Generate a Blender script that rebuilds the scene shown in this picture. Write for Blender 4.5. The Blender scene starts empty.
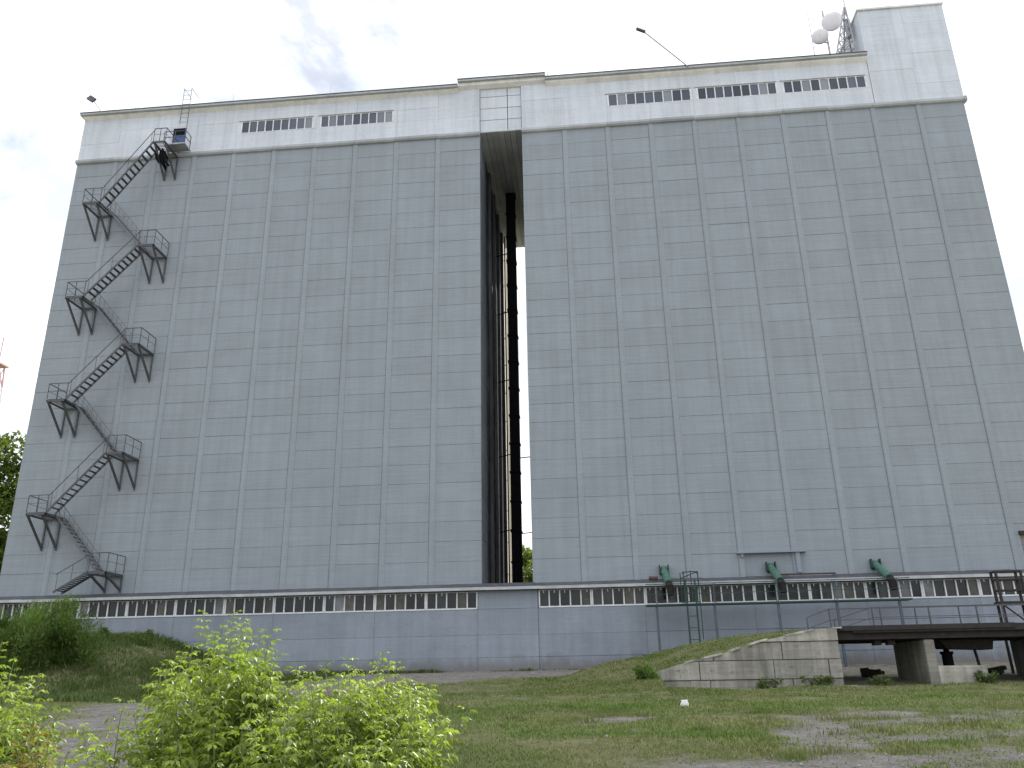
import bpy, math, random
import numpy as np
from mathutils import Vector, Matrix

random.seed(7)
rng = np.random.default_rng(11)
scene = bpy.context.scene
COL = scene.collection
V = Vector

# ------------------------------------------------------------------ camera
F_PX, PITCH, YAW, ROLL = 827.18, 0.3425, -0.087, -0.0176
CAM = np.array([36.257, -49.017, 1.603])
_cy, _sy = math.cos(YAW), math.sin(YAW)
FW = np.array([_sy * math.cos(PITCH), _cy * math.cos(PITCH), math.sin(PITCH)])
_rt = np.array([_cy, -_sy, 0.0])
_up = np.cross(_rt, FW)
RT = _rt * math.cos(ROLL) + _up * math.sin(ROLL)
UP = -_rt * math.sin(ROLL) + _up * math.cos(ROLL)
cd = bpy.data.cameras.new('camera')
cam = bpy.data.objects.new('camera', cd)
COL.objects.link(cam)
cam.matrix_world = Matrix(((RT[0], UP[0], -FW[0], CAM[0]), (RT[1], UP[1], -FW[1], CAM[1]),
                           (RT[2], UP[2], -FW[2], CAM[2]), (0, 0, 0, 1)))
cd.sensor_width = 36.0
cd.lens = 36.0 * F_PX / 1024.0
cd.clip_start, cd.clip_end = 0.1, 8000.0
scene.camera = cam


def at(px, py, Y):
    """world point on the vertical plane y = Y that was measured at photo pixel (px, py)"""
    d = FW + (px - 512) / F_PX * RT - (py - 384) / F_PX * UP
    p = CAM + d * ((Y - CAM[1]) / d[1])
    return V(p)


# ------------------------------------------------------------------ mesh helper
ORIGIN = {}


class MB:
    def __init__(s):
        s.v, s.f, s.t = [], [], []
        s.tint = 1.0

    def add(s, vs, fs):
        b = len(s.v)
        s.v.extend([tuple(x) for x in vs])
        for f in fs:
            s.f.append(tuple(i + b for i in f))
            s.t.append(s.tint)
        return s

    def box(s, x0, x1, y0, y1, z0, z1):
        return s.add([(x0, y0, z0), (x1, y0, z0), (x1, y1, z0), (x0, y1, z0), (x0, y0, z1), (x1, y0, z1), (x1, y1, z1), (x0, y1, z1)],
                     [(0, 3, 2, 1), (4, 5, 6, 7), (0, 1, 5, 4), (1, 2, 6, 5), (2, 3, 7, 6), (3, 0, 4, 7)])

    def bevbox(s, x0, x1, y0, y1, z0, z1, b, j=0.0):
        """box with chamfered vertical and top edges, corners jittered"""
        vs = []
        for z, o in ((z0, 0), (z1 - b, 0), (z1, b)):
            for (cx, cy) in ((x0, y0), (x1, y0), (x1, y1), (x0, y1)):
                sx = 1 if cx == x0 else -1
                sy = 1 if cy == y0 else -1
                a, c = (cx + sx * (o), cy + sy * (b + o)), (cx + sx * (b + o), cy + sy * o)
                if (sx * sy) < 0:
                    a, c = c, a
                for q in (a, c):
                    vs.append((q[0] + random.uniform(-j, j), q[1] + random.uniform(-j, j), z + random.uniform(-j, j)))
        fs = []
        for k in range(2):
            for i in range(8):
                n = (i + 1) % 8
                fs.append((k * 8 + i, k * 8 + n, k * 8 + 8 + n, k * 8 + 8 + i))
        fs.append(tuple(range(16, 24)))
        fs.append(tuple(range(7, -1, -1)))
        return s.add(vs, fs)

    def bar(s, p, q, w, h=None, up=(0, 0, 1)):
        h = w if h is None else h
        p, q = V(p), V(q)
        d = (q - p).normalized()
        u = V(up)
        if abs(d.dot(u)) > 0.98:
            u = V((0, 1, 0))
        sd = d.cross(u).normalized()
        u = sd.cross(d).normalized()
        a, b = sd * w / 2, u * h / 2
        vs = [p - a - b, p + a - b, p + a + b, p - a + b, q - a - b, q + a - b, q + a + b, q - a + b]
        return s.add(vs, [(0, 3, 2, 1), (4, 5, 6, 7), (0, 1, 5, 4), (1, 2, 6, 5), (2, 3, 7, 6), (3, 0, 4, 7)])

    def tube(s, pts, r, n=7, cap=True):
        pts = [V(p) for p in pts]
        rs = r if isinstance(r, (list, tuple)) else [r] * len(pts)
        vs, fs = [], []
        ref = None
        for i, p in enumerate(pts):
            d = (pts[min(i + 1, len(pts) - 1)] - pts[max(i - 1, 0)]).normalized()
            if ref is None:
                ref = V((0, 0, 1)) if abs(d.z) < 0.9 else V((1, 0, 0))
            a = d.cross(ref)
            if a.length < 1e-4:
                ref = V((0, 1, 0)); a = d.cross(ref)
            a.normalize()
            b = d.cross(a)
            for k in range(n):
                t = 2 * math.pi * k / n
                vs.append(p + (a * math.cos(t) + b * math.sin(t)) * rs[i])
        for i in range(len(pts) - 1):
            for k in range(n):
                m = (k + 1) % n
                fs.append((i * n + k, i * n + m, (i + 1) * n + m, (i + 1) * n + k))
        if cap:
            fs.append(tuple(range(n - 1, -1, -1)))
            fs.append(tuple(range((len(pts) - 1) * n, len(pts) * n)))
        return s.add(vs, fs)

    def prism_x(s, prof, x0, x1):
        """profile of (y, z) points extruded along x"""
        n = len(prof)
        vs = [(x0, y, z) for y, z in prof] + [(x1, y, z) for y, z in prof]
        fs = [(i, (i + 1) % n, n + (i + 1) % n, n + i) for i in range(n)]
        fs += [tuple(range(n - 1, -1, -1)), tuple(range(n, 2 * n))]
        return s.add(vs, fs)

    def prism_z(s, prof, z0, z1):
        n = len(prof)
        vs = [(x, y, z0) for x, y in prof] + [(x, y, z1) for x, y in prof]
        fs = [(i, (i + 1) % n, n + (i + 1) % n, n + i) for i in range(n)]
        fs += [tuple(range(n - 1, -1, -1)), tuple(range(n, 2 * n))]
        return s.add(vs, fs)

    def build(s, name, mat, parent=None, origin=None, smooth=False):
        po = ORIGIN.get(parent.name, V((0, 0, 0))) if parent else V((0, 0, 0))
        og = V(origin) if origin is not None else (po if parent else V((0, 0, 0)))
        me = bpy.data.meshes.new(name)
        me.from_pydata([(x - og.x, y - og.y, z - og.z) for x, y, z in s.v], [], s.f)
        a = me.attributes.new('tint', 'FLOAT', 'FACE')
        a.data.foreach_set('value', s.t)
        me.materials.append(mat)
        if smooth:
            me.polygons.foreach_set('use_smooth', [True] * len(me.polygons))
        me.validate()
        o = bpy.data.objects.new(name, me)
        COL.objects.link(o)
        if parent:
            o.parent = parent
        o.location = og - po
        ORIGIN[o.name] = og
        return o


def thing(name, label, cat, loc, group=None):
    o = bpy.data.objects.new(name, None)
    COL.objects.link(o)
    o.location = loc
    o.empty_display_size = 0.3
    ORIGIN[o.name] = V(loc)
    return tag(o, label, cat, group)


def tag(o, label, cat, group=None, kind=None):
    o['label'], o['category'] = label, cat
    if group:
        o['group'] = group
    if kind:
        o['kind'] = kind
    return o


def copy_tree(o, parent=None):
    c = o.copy()
    COL.objects.link(c)
    if parent:
        c.parent = parent
    for ch in list(o.children):
        copy_tree(ch, c)
    return c


# ------------------------------------------------------------------ materials
def nodes(name):
    m = bpy.data.materials.new(name)
    m.use_nodes = True
    nt = m.node_tree
    return m, nt, nt.nodes['Principled BSDF']


def N(nt, typ, **kw):
    n = nt.nodes.new(typ)
    for k, v in kw.items():
        if k.startswith('i_'):
            key = k[2:]
            n.inputs[int(key) if key.isdigit() else key.replace('_', ' ')].default_value = v
        else:
            setattr(n, k, v)
    return n


def ramp(nt, stops, src):
    r = nt.nodes.new('ShaderNodeValToRGB')
    el = r.color_ramp.elements
    while len(el) < len(stops):
        el.new(0.5)
    for e, (p, c) in zip(el, stops):
        e.position = p
        e.color = (c[0], c[1], c[2], 1) if not isinstance(c, (int, float)) else (c, c, c, 1)
    nt.links.new(src, r.inputs['Fac'])
    return r.outputs['Color']


def mul(nt, a, b, fac=1.0):
    m = N(nt, 'ShaderNodeMix', data_type='RGBA', blend_type='MULTIPLY')
    m.inputs[0].default_value = fac
    for s_, k in ((a, 6), (b, 7)):
        if hasattr(s_, 'is_output'):
            nt.links.new(s_, m.inputs[k])
        else:
            m.inputs[k].default_value = (*s_, 1)
    return m.outputs[2]


def mix(nt, fac, a, b):
    m = N(nt, 'ShaderNodeMix', data_type='RGBA')
    if hasattr(fac, 'is_output'):
        nt.links.new(fac, m.inputs[0])
    else:
        m.inputs[0].default_value = fac
    for s_, k in ((a, 6), (b, 7)):
        if hasattr(s_, 'is_output'):
            nt.links.new(s_, m.inputs[k])
        else:
            m.inputs[k].default_value = (*s_, 1)
    return m.outputs[2]


def noise(nt, scale, detail=4, rough=0.6, vec_scale=None, loc=(0, 0, 0)):
    g = N(nt, 'ShaderNodeNewGeometry')
    mp = N(nt, 'ShaderNodeMapping')
    mp.inputs['Scale'].default_value = vec_scale or (1, 1, 1)
    mp.inputs['Location'].default_value = loc
    nt.links.new(g.outputs['Position'], mp.inputs['Vector'])
    n = N(nt, 'ShaderNodeTexNoise')
    n.inputs['Scale'].default_value = scale
    n.inputs['Detail'].default_value = detail
    n.inputs['Roughness'].default_value = rough
    nt.links.new(mp.outputs[0], n.inputs['Vector'])
    return n.outputs['Fac']


def painted(name, col, rough=0.75, board=0.10, blot=0.14, streak=0.12, bump=0.25, tint=True, pits=0.0, splash=None):
    """weathered paint on concrete: board marks across, blotches, rain streaks down"""
    m, nt, b = nodes(name)
    c = mul(nt, col, ramp(nt, [(0.3, 1 - board), (0.7, 1.0 + board)], noise(nt, 1.0, 3, .55, (0.35, 0.35, 9.0))))
    c = mul(nt, c, ramp(nt, [(0.3, 1 - blot), (0.7, 1.0 + blot * .6)], noise(nt, 0.35, 5, .65)))
    c = mul(nt, c, ramp(nt, [(0.32, 1 - streak), (0.6, 1.0)], noise(nt, 1.0, 4, .6, (2.3, 2.3, 0.12))))
    c = mul(nt, c, ramp(nt, [(0.35, .93), (0.65, 1.05)], noise(nt, 14.0, 3, .7)))
    if pits:
        c = mul(nt, c, ramp(nt, [(0.30, 1 - pits), (0.42, 1.0)], noise(nt, 3.1, 6, .75, (1, 1, 1.6), (4, 2, 9))))
    if splash:                                           # mud thrown up against the foot of the wall
        g_ = N(nt, 'ShaderNodeNewGeometry')
        sp = N(nt, 'ShaderNodeSeparateXYZ')
        nt.links.new(g_.outputs['Position'], sp.inputs[0])
        mr_ = N(nt, 'ShaderNodeMapRange')
        mr_.inputs['From Min'].default_value, mr_.inputs['From Max'].default_value = splash
        mr_.inputs['To Min'].default_value, mr_.inputs['To Max'].default_value = .62, -.25
        nt.links.new(sp.outputs['Z'], mr_.inputs['Value'])
        ad_ = N(nt, 'ShaderNodeMath', operation='ADD')
        nt.links.new(mr_.outputs[0], ad_.inputs[0])
        nt.links.new(noise(nt, 1.4, 7, .75, (1, 1, .6)), ad_.inputs[1])
        c = mix(nt, ramp(nt, [(.62, 0.0), (1.0, .8)], ad_.outputs[0]), c, (.17, .16, .15))
    if tint:
        a = N(nt, 'ShaderNodeAttribute', attribute_name='tint')
        c = mul(nt, c, a.outputs['Color'])
    nt.links.new(c, b.inputs['Base Color'])
    b.inputs['Roughness'].default_value = rough
    b.inputs['Specular IOR Level'].default_value = 0.3
    if bump:
        bp = N(nt, 'ShaderNodeBump')
        bp.inputs['Strength'].default_value = bump
        bp.inputs['Distance'].default_value = 0.02
        nt.links.new(noise(nt, 6.0, 5, .7, (0.5, 0.5, 2.0)), bp.inputs['Height'])
        nt.links.new(bp.outputs[0], b.inputs['Normal'])
    return m


def simple(name, col, rough=0.6, metal=0.0, var=0.25, scale=3.0, col2=None, tint=False, bump=0.0, spec=0.4):
    m, nt, b = nodes(name)
    if col2 is None:
        c = mul(nt, col, ramp(nt, [(0.3, 1 - var), (0.7, 1 + var * .5)], noise(nt, scale, 5, .65)))
    else:
        c = ramp(nt, [(0.42, col), (0.6, col2)], noise(nt, scale, 6, .7))
    if tint:
        a = N(nt, 'ShaderNodeAttribute', attribute_name='tint')
        c = mul(nt, c, a.outputs['Color'])
    nt.links.new(c, b.inputs['Base Color'])
    b.inputs['Roughness'].default_value = rough
    b.inputs['Metallic'].default_value = metal
    b.inputs['Specular IOR Level'].default_value = spec
    if bump:
        bp = N(nt, 'ShaderNodeBump')
        bp.inputs['Strength'].default_value = bump
        bp.inputs['Distance'].default_value = 0.03
        nt.links.new(noise(nt, scale * 4, 5, .7), bp.inputs['Height'])
        nt.links.new(bp.outputs[0], b.inputs['Normal'])
    return m


def leafmat(name, c1, c2, trans=0.5, scale=3.0, rough=0.45):
    m, nt, b = nodes(name)
    c = ramp(nt, [(0.3, c1), (0.7, c2)], noise(nt, scale, 3, .6))
    a = N(nt, 'ShaderNodeAttribute', attribute_name='tint')
    c = mul(nt, c, a.outputs['Color'])
    nt.links.new(c, b.inputs['Base Color'])
    b.inputs['Roughness'].default_value = rough
    b.inputs['Specular IOR Level'].default_value = 0.35
    tr = N(nt, 'ShaderNodeBsdfTranslucent')
    c2_ = mul(nt, c, (1.2, 1.25, 0.5))
    nt.links.new(c2_, tr.inputs['Color'])
    mx = N(nt, 'ShaderNodeMixShader')
    mx.inputs[0].default_value = trans
    nt.links.new(b.outputs[0], mx.inputs[1])
    nt.links.new(tr.outputs[0], mx.inputs[2])
    nt.links.new(mx.outputs[0], nt.nodes['Material Output'].inputs['Surface'])
    return m


GREY = painted('grey_paint', (0.305, 0.342, 0.374), board=.05, blot=.07, streak=.09)
GREY_LOW = painted('grey_paint_low', (0.285, 0.32, 0.372), board=.03, blot=.13, streak=.10, pits=.14, splash=(2.0, 3.4))
WHITE = painted('white_wash', (0.635, 0.68, 0.73), board=.05, blot=.08, streak=.13, pits=.14)
CREAM = painted('cream_plaster', (0.84, 0.83, 0.79), board=.03, blot=.12, streak=.15)
CORNICE = painted('cornice_paint', (0.46, 0.49, 0.51), board=.02, blot=.15, streak=.15)
SOFFIT = painted('old_concrete', (0.50, 0.51, 0.52), board=.0, blot=.3, streak=.0)
GAP_DARK = painted('dark_concrete', (0.12, 0.125, 0.135), board=.05, blot=.5, streak=.6)
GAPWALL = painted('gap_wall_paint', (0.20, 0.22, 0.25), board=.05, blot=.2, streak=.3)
CONC = painted('raw_concrete', (0.42, 0.40, 0.35), board=.12, blot=.42, streak=.42, bump=.7, pits=.5)
CONC_DK = painted('damp_concrete', (0.15, 0.145, 0.13), board=.10, blot=.4, streak=.4, bump=.6, pits=.3)
TAR = simple('roof_felt', (0.10, 0.105, 0.115), .9, var=.4, scale=2.0, bump=.4)
TIN = simple('galvanised_tin', (0.55, 0.57, 0.60), .5, .2, var=.25, scale=1.2)
FRAME = simple('white_frame', (0.76, 0.78, 0.80), .6, var=.2, scale=2.5)
STEEL = simple('dark_steel', (0.105, 0.11, 0.12), .6, .2, var=.35, scale=4)
MIDSTEEL = simple('grey_steel', (0.17, 0.18, 0.195), .6, .2, var=.3, scale=4)
RUST = simple('rusty_steel', (0.045, 0.038, 0.036), .8, .1, var=.4, scale=5)
PALE_STEEL = simple('pale_steel', (0.42, 0.43, 0.45), .5, .3, var=.2)
GREEN = simple('green_paint', (0.06, 0.15, 0.11), .75, col2=(.10, .20, .155), scale=4, bump=.3)
GREEN_DK = simple('dark_green_paint', (0.025, 0.065, 0.052), .6, var=.3, scale=5)
RUBBER = simple('dark_rubber', (0.018, 0.012, 0.012), .8, var=.4, scale=6)
RED = simple('faded_red_paint', (0.085, 0.05, 0.05), .7, var=.35, scale=5)
BLACK = simple('blackened_steel', (0.012, 0.012, 0.014), .9, var=.3, scale=3, spec=.1)
BLUE = simple('blue_door_paint', (0.055, 0.10, 0.24), .6, var=.3, scale=5)
DISH = simple('dish_white', (0.72, 0.70, 0.72), .5, var=.1)
BRICK = simple('beige_brick', (0.24, 0.22, 0.20), .9, var=.3, scale=6, bump=.4)
WOOD = simple('weathered_deck', (0.042, 0.036, 0.035), .85, var=.4, scale=4, bump=.4)
BARK = simple('bark', (0.10, 0.075, 0.05), .9, var=.4, scale=8)
STEM = simple('green_stem', (0.22, 0.25, 0.10), .7, var=.3, scale=8)
BAGM = simple('white_plastic', (0.8, 0.8, 0.8), .5, var=.1)
MASTR = simple('mast_red', (0.60, 0.40, 0.40), .6, var=.2)
MASTW = simple('mast_white', (0.75, 0.74, 0.74), .6, var=.1)

# window glass: per-pane tint from clear-dark to dusty
GLASS, nt, b = nodes('dusty_glass')
a = N(nt, 'ShaderNodeAttribute', attribute_name='tint')
c = ramp(nt, [(0.0, (.006, .008, .009)), (.35, (.028, .032, .033)), (.65, (.085, .08, .055)), (1.0, (.20, .21, .22))], a.outputs['Fac'])
c = mul(nt, c, ramp(nt, [(.3, .55), (.7, 1.35)], noise(nt, 3.0, 4, .65, (1, 1, .7))))
nt.links.new(c, b.inputs['Base Color'])
b.inputs['Roughness'].default_value = .16
b.inputs['Specular IOR Level'].default_value = .35
GLASS_UP, nt, b = nodes('sky_glass')
a = N(nt, 'ShaderNodeAttribute', attribute_name='tint')
c = ramp(nt, [(0.0, (.03, .04, .06)), (.7, (.08, .10, .14)), (1.0, (.24, .27, .31))], a.outputs['Fac'])
nt.links.new(c, b.inputs['Base Color'])
b.inputs['Roughness'].default_value = .12

# ------------------------------------------------------------------ sky and sun
SUN_AZ, SUN_EL = math.radians(20.0), math.radians(45.5)     # azimuth to the right of straight ahead (+Y)
sd = V((math.sin(SUN_AZ) * math.cos(SUN_EL), math.cos(SUN_AZ) * math.cos(SUN_EL), math.sin(SUN_EL)))
sun = bpy.data.lights.new('sun', 'SUN')
sun.energy, sun.angle, sun.color = 4.6, math.radians(0.6), (1.0, .95, .86)
so = bpy.data.objects.new('sun', sun)
COL.objects.link(so)
so.rotation_euler = (-sd).to_track_quat('-Z', 'Y').to_euler()
w = bpy.data.worlds.new('World')
scene.world = w
w.use_nodes = True
nt = w.node_tree
bg = nt.nodes['Background']
sky = N(nt, 'ShaderNodeTexSky', sky_type='NISHITA')
sky.sun_disc = False
sky.sun_elevation, sky.sun_rotation = SUN_EL, SUN_AZ
sky.air_density, sky.dust_density = 1.0, 1.5
tc = N(nt, 'ShaderNodeTexCoord')
mp = N(nt, 'ShaderNodeMapping')
mp.inputs['Scale'].default_value = (1.6, 1.6, 3.2)
mp.inputs['Location'].default_value = (0.35, 0.1, 0.4)
nt.links.new(tc.outputs['Generated'], mp.inputs['Vector'])
n1 = N(nt, 'ShaderNodeTexNoise')
n1.inputs['Scale'].default_value, n1.inputs['Detail'].default_value, n1.inputs['Roughness'].default_value = 1.7, 8, .58
n1.inputs['Distortion'].default_value = .5
nt.links.new(mp.outputs[0], n1.inputs['Vector'])
cover = ramp(nt, [(.35, 0.45), (.43, .95), (.5, 1.0)], n1.outputs['Fac'])
n2 = N(nt, 'ShaderNodeTexNoise')
n2.inputs['Scale'].default_value, n2.inputs['Detail'].default_value = 3.1, 7
nt.links.new(mp.outputs[0], n2.inputs['Vector'])
cloud = ramp(nt, [(.33, (.66, .695, .745)), (.43, (.80, .815, .84)), (.53, (1.0, 1.0, 1.0))], n2.outputs['Fac'])
cl = N(nt, 'ShaderNodeMix', data_type='RGBA', blend_type='MULTIPLY')
cl.inputs[0].default_value = 1
nt.links.new(cloud, cl.inputs[6])
cl.inputs[7].default_value = (13.6, 14.0, 14.7, 1)
skm = mix(nt, cover, sky.outputs[0], cl.outputs[2])
nt.links.new(skm, bg.inputs['Color'])
bg.inputs['Strength'].default_value = 0.1
scene.view_settings.view_transform = 'Standard'
scene.view_settings.look = 'None'
scene.view_settings.gamma = 1
scene.view_settings.exposure = 0.12

# ------------------------------------------------------------------ terrain
def sm(a, b_, x):
    t = np.clip((x - a) / (b_ - a), 0, 1)
    return t * t * (3 - 2 * t)


def bumpy(X, Y):
    return (np.sin(X * .9 + Y * .37) * np.sin(Y * .8 - X * .23) * .05 + np.sin(X * 2.3 + 1.3) * np.sin(Y * 2.9 + X * .7) * .022
            + np.sin(X * 5.1 - Y * 1.9) * np.sin(Y * 4.7 + .5) * .010)


def height(X, Y):
    X, Y = np.asarray(X, float), np.asarray(Y, float)
    h = np.interp(Y, [-400, -70, -49, -42, -38, -30, -20, -12, -6, -.8, 30], [-2, -.7, 0, .3, .45, .72, .95, 1.12, 1.5, 2.05, 2.05])
    h = h + bumpy(X, Y) * sm(-1.2, -3.5, Y)
    # weedy mound on the left
    left = sm(18.6, 11.0, X) * sm(-17.0, -9.0, Y) * 2.15 + sm(13.5, 6.0, X) * sm(-15.0, -8.0, Y) * .4
    h = h + left * sm(0, -2, Y) * (1 + 0.0 * X) + left * .5 * (1 - sm(0, -2, Y)) * (Y < 0)
    # earth ramp on the right
    zr = np.interp(X, [31, 35.1, 36.8, 38.6, 41, 44, 46.2], [1.3, 1.75, 2.2, 2.55, 3.05, 3.45, 3.6])
    zf = np.interp(X, [33, 38.8, 40.3, 41.5, 43.25, 44.9, 46.4], [.9, 1.62, 2.08, 2.33, 2.82, 3.13, 3.24])
    f = np.interp(Y, [-12.0, -6.0], [0, 1])
    top = zf * (1 - f) + zr * f
    back = np.interp(Y, [-6, -4.5, -1.5], [0, 0, 1])
    top = np.where(Y > -6, zr * (1 - back) + np.maximum(np.minimum(2.1, zr), zr - .6) * back, top)
    inr = (X < 46.15) & (X > 31.0)
    mask = np.where(Y > -12.05, 1.0, 0.0)
    soft = sm(-19.5, -11.0, Y) * sm(31.0, 36.5, X) * (X < 38.9)            # the open end of the ramp slopes down by itself
    k = np.where(X < 38.9, soft, mask)
    tgt = h * (1 - k) + np.maximum(h, top + bumpy(X, Y) * .8) * k
    h = np.where(inr, tgt, h)
    return h


_tab = np.random.default_rng(5).uniform(-1, 1, (256, 256))


def vnoise(X, Y):
    xi, yi = np.floor(X).astype(int), np.floor(Y).astype(int)
    fx, fy = X - xi, Y - yi
    fx, fy = fx * fx * (3 - 2 * fx), fy * fy * (3 - 2 * fy)
    g_ = lambda i, j: _tab[(xi + i) % 256, (yi + j) % 256]
    return (g_(0, 0) * (1 - fx) + g_(1, 0) * fx) * (1 - fy) + (g_(0, 1) * (1 - fx) + g_(1, 1) * fx) * fy


def fbm(X, Y, sc=1.0, o=4):
    t = 0
    for i in range(o):
        t = t + vnoise(X * sc * 2 ** i + 17.3 * i, Y * sc * 2 ** i + 9.1 * i) * .55 ** i
    return t


def dirt(X, Y):
    """1 = bare earth, 0 = grass"""
    X, Y = np.asarray(X, float), np.asarray(Y, float)
    d = np.zeros_like(X)
    wob = fbm(X, Y, .55, 4) * 1.1

    def seg(ax, ay, bx, by, wd):
        t = np.clip(((X - ax) * (bx - ax) + (Y - ay) * (by - ay)) / ((bx - ax) ** 2 + (by - ay) ** 2), 0, 1)
        q = np.hypot(X - ax - t * (bx - ax), Y - ay - t * (by - ay)) + wob * .5
        return sm(wd * 1.25, wd * .2, q)
    pth = [(34.2, -39.5), (31.2, -37.5), (26, -28), (21.5, -17.5), (22.5, -8), (26, -4.0), (31, -2.6), (36, -2.0)]
    wds = [2.2, 3.4, 4.2, 4.2, 3.8, 3.2, 2.2]
    for i in range(len(pth) - 1):
        d = np.maximum(d, seg(*pth[i], *pth[i + 1], wds[i]))
    for args in ((38.2, -37.4, 60, -33.5, 1.9), (42, -31.0, 62, -27.5, 1.5), (36.8, -29.6, 42.5, -28.8, 1.0), (33.5, -37.9, 37, -38.1, 1.0), (39.5, -36.5, 40.8, -30, 1.1), (44, -35.0, 47, -30, 1.0), (41, -34.0, 48, -33.2, .7), (30, -1.6, 36.5, -1.4, 1.2)):
        d = np.maximum(d, .8 * seg(*args))
    d = np.maximum(d, .75 * seg(39.5, -12.9, 46.5, -13.0, .8) * (X > 38.6))
    d = np.maximum(d, sm(46, 47, X) * sm(-11.6, -10.4, Y) * .55)
    d = np.maximum(d, sm(-44.5, -47.5, Y))                       # unseen grey earth, added to cut warm bounce light on the undersides
    return d


xs = np.unique(np.concatenate([np.linspace(-2500, -200, 16), np.linspace(-200, -20, 19), np.linspace(-20, 5, 26), np.arange(5, 62, .28), np.linspace(62, 100, 40), np.linspace(100, 250, 16), np.linspace(250, 2500, 16), [38.85, 38.95, 46.10, 46.20]]))
ys = np.unique(np.concatenate([np.linspace(-2000, -120, 14), np.linspace(-120, -50, 15), np.arange(-50, -.5, .28), np.linspace(0, 60, 20), np.linspace(60, 400, 18), np.linspace(400, 3000, 14), [-12.1, -12.0]]))
GX, GY = np.meshgrid(xs, ys)
GZ = height(GX, GY)
nx, ny = len(xs), len(ys)
me = bpy.data.meshes.new('ground')
idx = np.arange(nx * ny).reshape(ny, nx)
quads = np.stack([idx[:-1, :-1], idx[:-1, 1:], idx[1:, 1:], idx[1:, :-1]], -1).reshape(-1, 4)
me.vertices.add(nx * ny)
me.vertices.foreach_set('co', np.stack([GX, GY, GZ], -1).astype(np.float32).ravel())
me.loops.add(quads.size)
me.loops.foreach_set('vertex_index', quads.ravel().astype(np.int32))
me.polygons.add(len(quads))
me.polygons.foreach_set('loop_start', np.arange(0, quads.size, 4, dtype=np.int32))
me.polygons.foreach_set('loop_total', np.full(len(quads), 4, dtype=np.int32))
me.update()
me.validate()
at_ = me.attributes.new('dirt', 'FLOAT', 'POINT')
at_.data.foreach_set('value', dirt(GX, GY).astype(np.float32).ravel())
me.polygons.foreach_set('use_smooth', [True] * len(quads))
GM, nt, b = nodes('ground_soil_and_turf')
a = N(nt, 'ShaderNodeAttribute', attribute_name='dirt')
ad = N(nt, 'ShaderNodeMath', operation='ADD')
sb = N(nt, 'ShaderNodeMath', operation='MULTIPLY_ADD')
nt.links.new(noise(nt, 1.6, 8, .78), sb.inputs[0])
sb.inputs[1].default_value, sb.inputs[2].default_value = 1.7, -.85
nt.links.new(a.outputs['Fac'], ad.inputs[0])
nt.links.new(sb.outputs[0], ad.inputs[1])
f = ramp(nt, [(.25, 0.0), (.7, 1.0)], ad.outputs[0])
soil = ramp(nt, [(.35, (.20, .18, .165)), (.5, (.29, .265, .245)), (.68, (.37, .345, .32))], noise(nt, 2.2, 8, .75))
soil = mul(nt, soil, ramp(nt, [(.35, .55), (.6, 1.15)], noise(nt, 26, 3, .8)))
turf = ramp(nt, [(.34, (.12, .145, .05)), (.5, (.185, .19, .09)), (.66, (.27, .25, .15))], noise(nt, 1.1, 7, .72))
turf = mul(nt, turf, ramp(nt, [(.3, .6), (.7, 1.3)], noise(nt, 17, 4, .8)))
nt.links.new(mix(nt, f, turf, soil), b.inputs['Base Color'])
b.inputs['Roughness'].default_value = .95
b.inputs['Specular IOR Level'].default_value = .1
bp = N(nt, 'ShaderNodeBump')
bp.inputs['Strength'].default_value, bp.inputs['Distance'].default_value = .8, .06
nt.links.new(noise(nt, 9, 7, .8), bp.inputs['Height'])
nt.links.new(bp.outputs[0], b.inputs['Normal'])
me.materials.append(GM)
g = bpy.data.objects.new('ground', me)
COL.objects.link(g)
g['kind'] = 'structure'
g['label'] = 'rough ground of patchy grass and bare earth rising to the elevator'


def gz(x, y):
    return float(height(np.array([x]), np.array([y]))[0])


# ------------------------------------------------------------------ numpy triangle soup for leaves and grass
def soup(name, mat, co, faces, tint, parent=None, origin=None, smooth=False):
    po = ORIGIN.get(parent.name, V((0, 0, 0))) if parent else V((0, 0, 0))
    og = V(origin) if origin is not None else (po if parent else V((0, 0, 0)))
    co = co - np.array(og)
    me = bpy.data.meshes.new(name)
    me.vertices.add(len(co))
    me.vertices.foreach_set('co', co.astype(np.float32).ravel())
    me.loops.add(faces.size)
    me.loops.foreach_set('vertex_index', faces.ravel().astype(np.int32))
    k = faces.shape[1]
    me.polygons.add(len(faces))
    me.polygons.foreach_set('loop_start', np.arange(0, faces.size, k, dtype=np.int32))
    me.polygons.foreach_set('loop_total', np.full(len(faces), k, dtype=np.int32))
    me.update()
    a_ = me.attributes.new('tint', 'FLOAT', 'FACE')
    a_.data.foreach_set('value', tint.astype(np.float32))
    me.materials.append(mat)
    o = bpy.data.objects.new(name, me)
    COL.objects.link(o)
    if parent:
        o.parent = parent
    o.location = og - po
    ORIGIN[o.name] = og
    return o


def unit(a_):
    return a_ / np.maximum(np.linalg.norm(a_, axis=-1, keepdims=True), 1e-9)


def leaflets(pos, dirn, nrm, L, W, fold=.25, droop=.25):
    """folded four-triangle leaves; pos, dirn, nrm are (n,3); L, W are (n,)"""
    n = len(pos)
    d = unit(dirn)
    s = unit(np.cross(d, nrm))
    u = np.cross(s, d)
    L, W = L[:, None], W[:, None]
    base = pos
    mid = pos + d * L * .5 - u * W * fold
    lf = pos + d * L * .42 - s * W * .5 + u * W * .08
    rt = pos + d * L * .42 + s * W * .5 + u * W * .08
    tip = pos + d * L - u * L * droop
    co = np.stack([base, lf, mid, rt, tip], 1).reshape(-1, 3)
    t = np.array([[0, 2, 1], [1, 2, 4], [0, 3, 2], [2, 3, 4]])
    fc = (np.arange(n)[:, None, None] * 5 + t[None]).reshape(-1, 3)
    return co, fc


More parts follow.
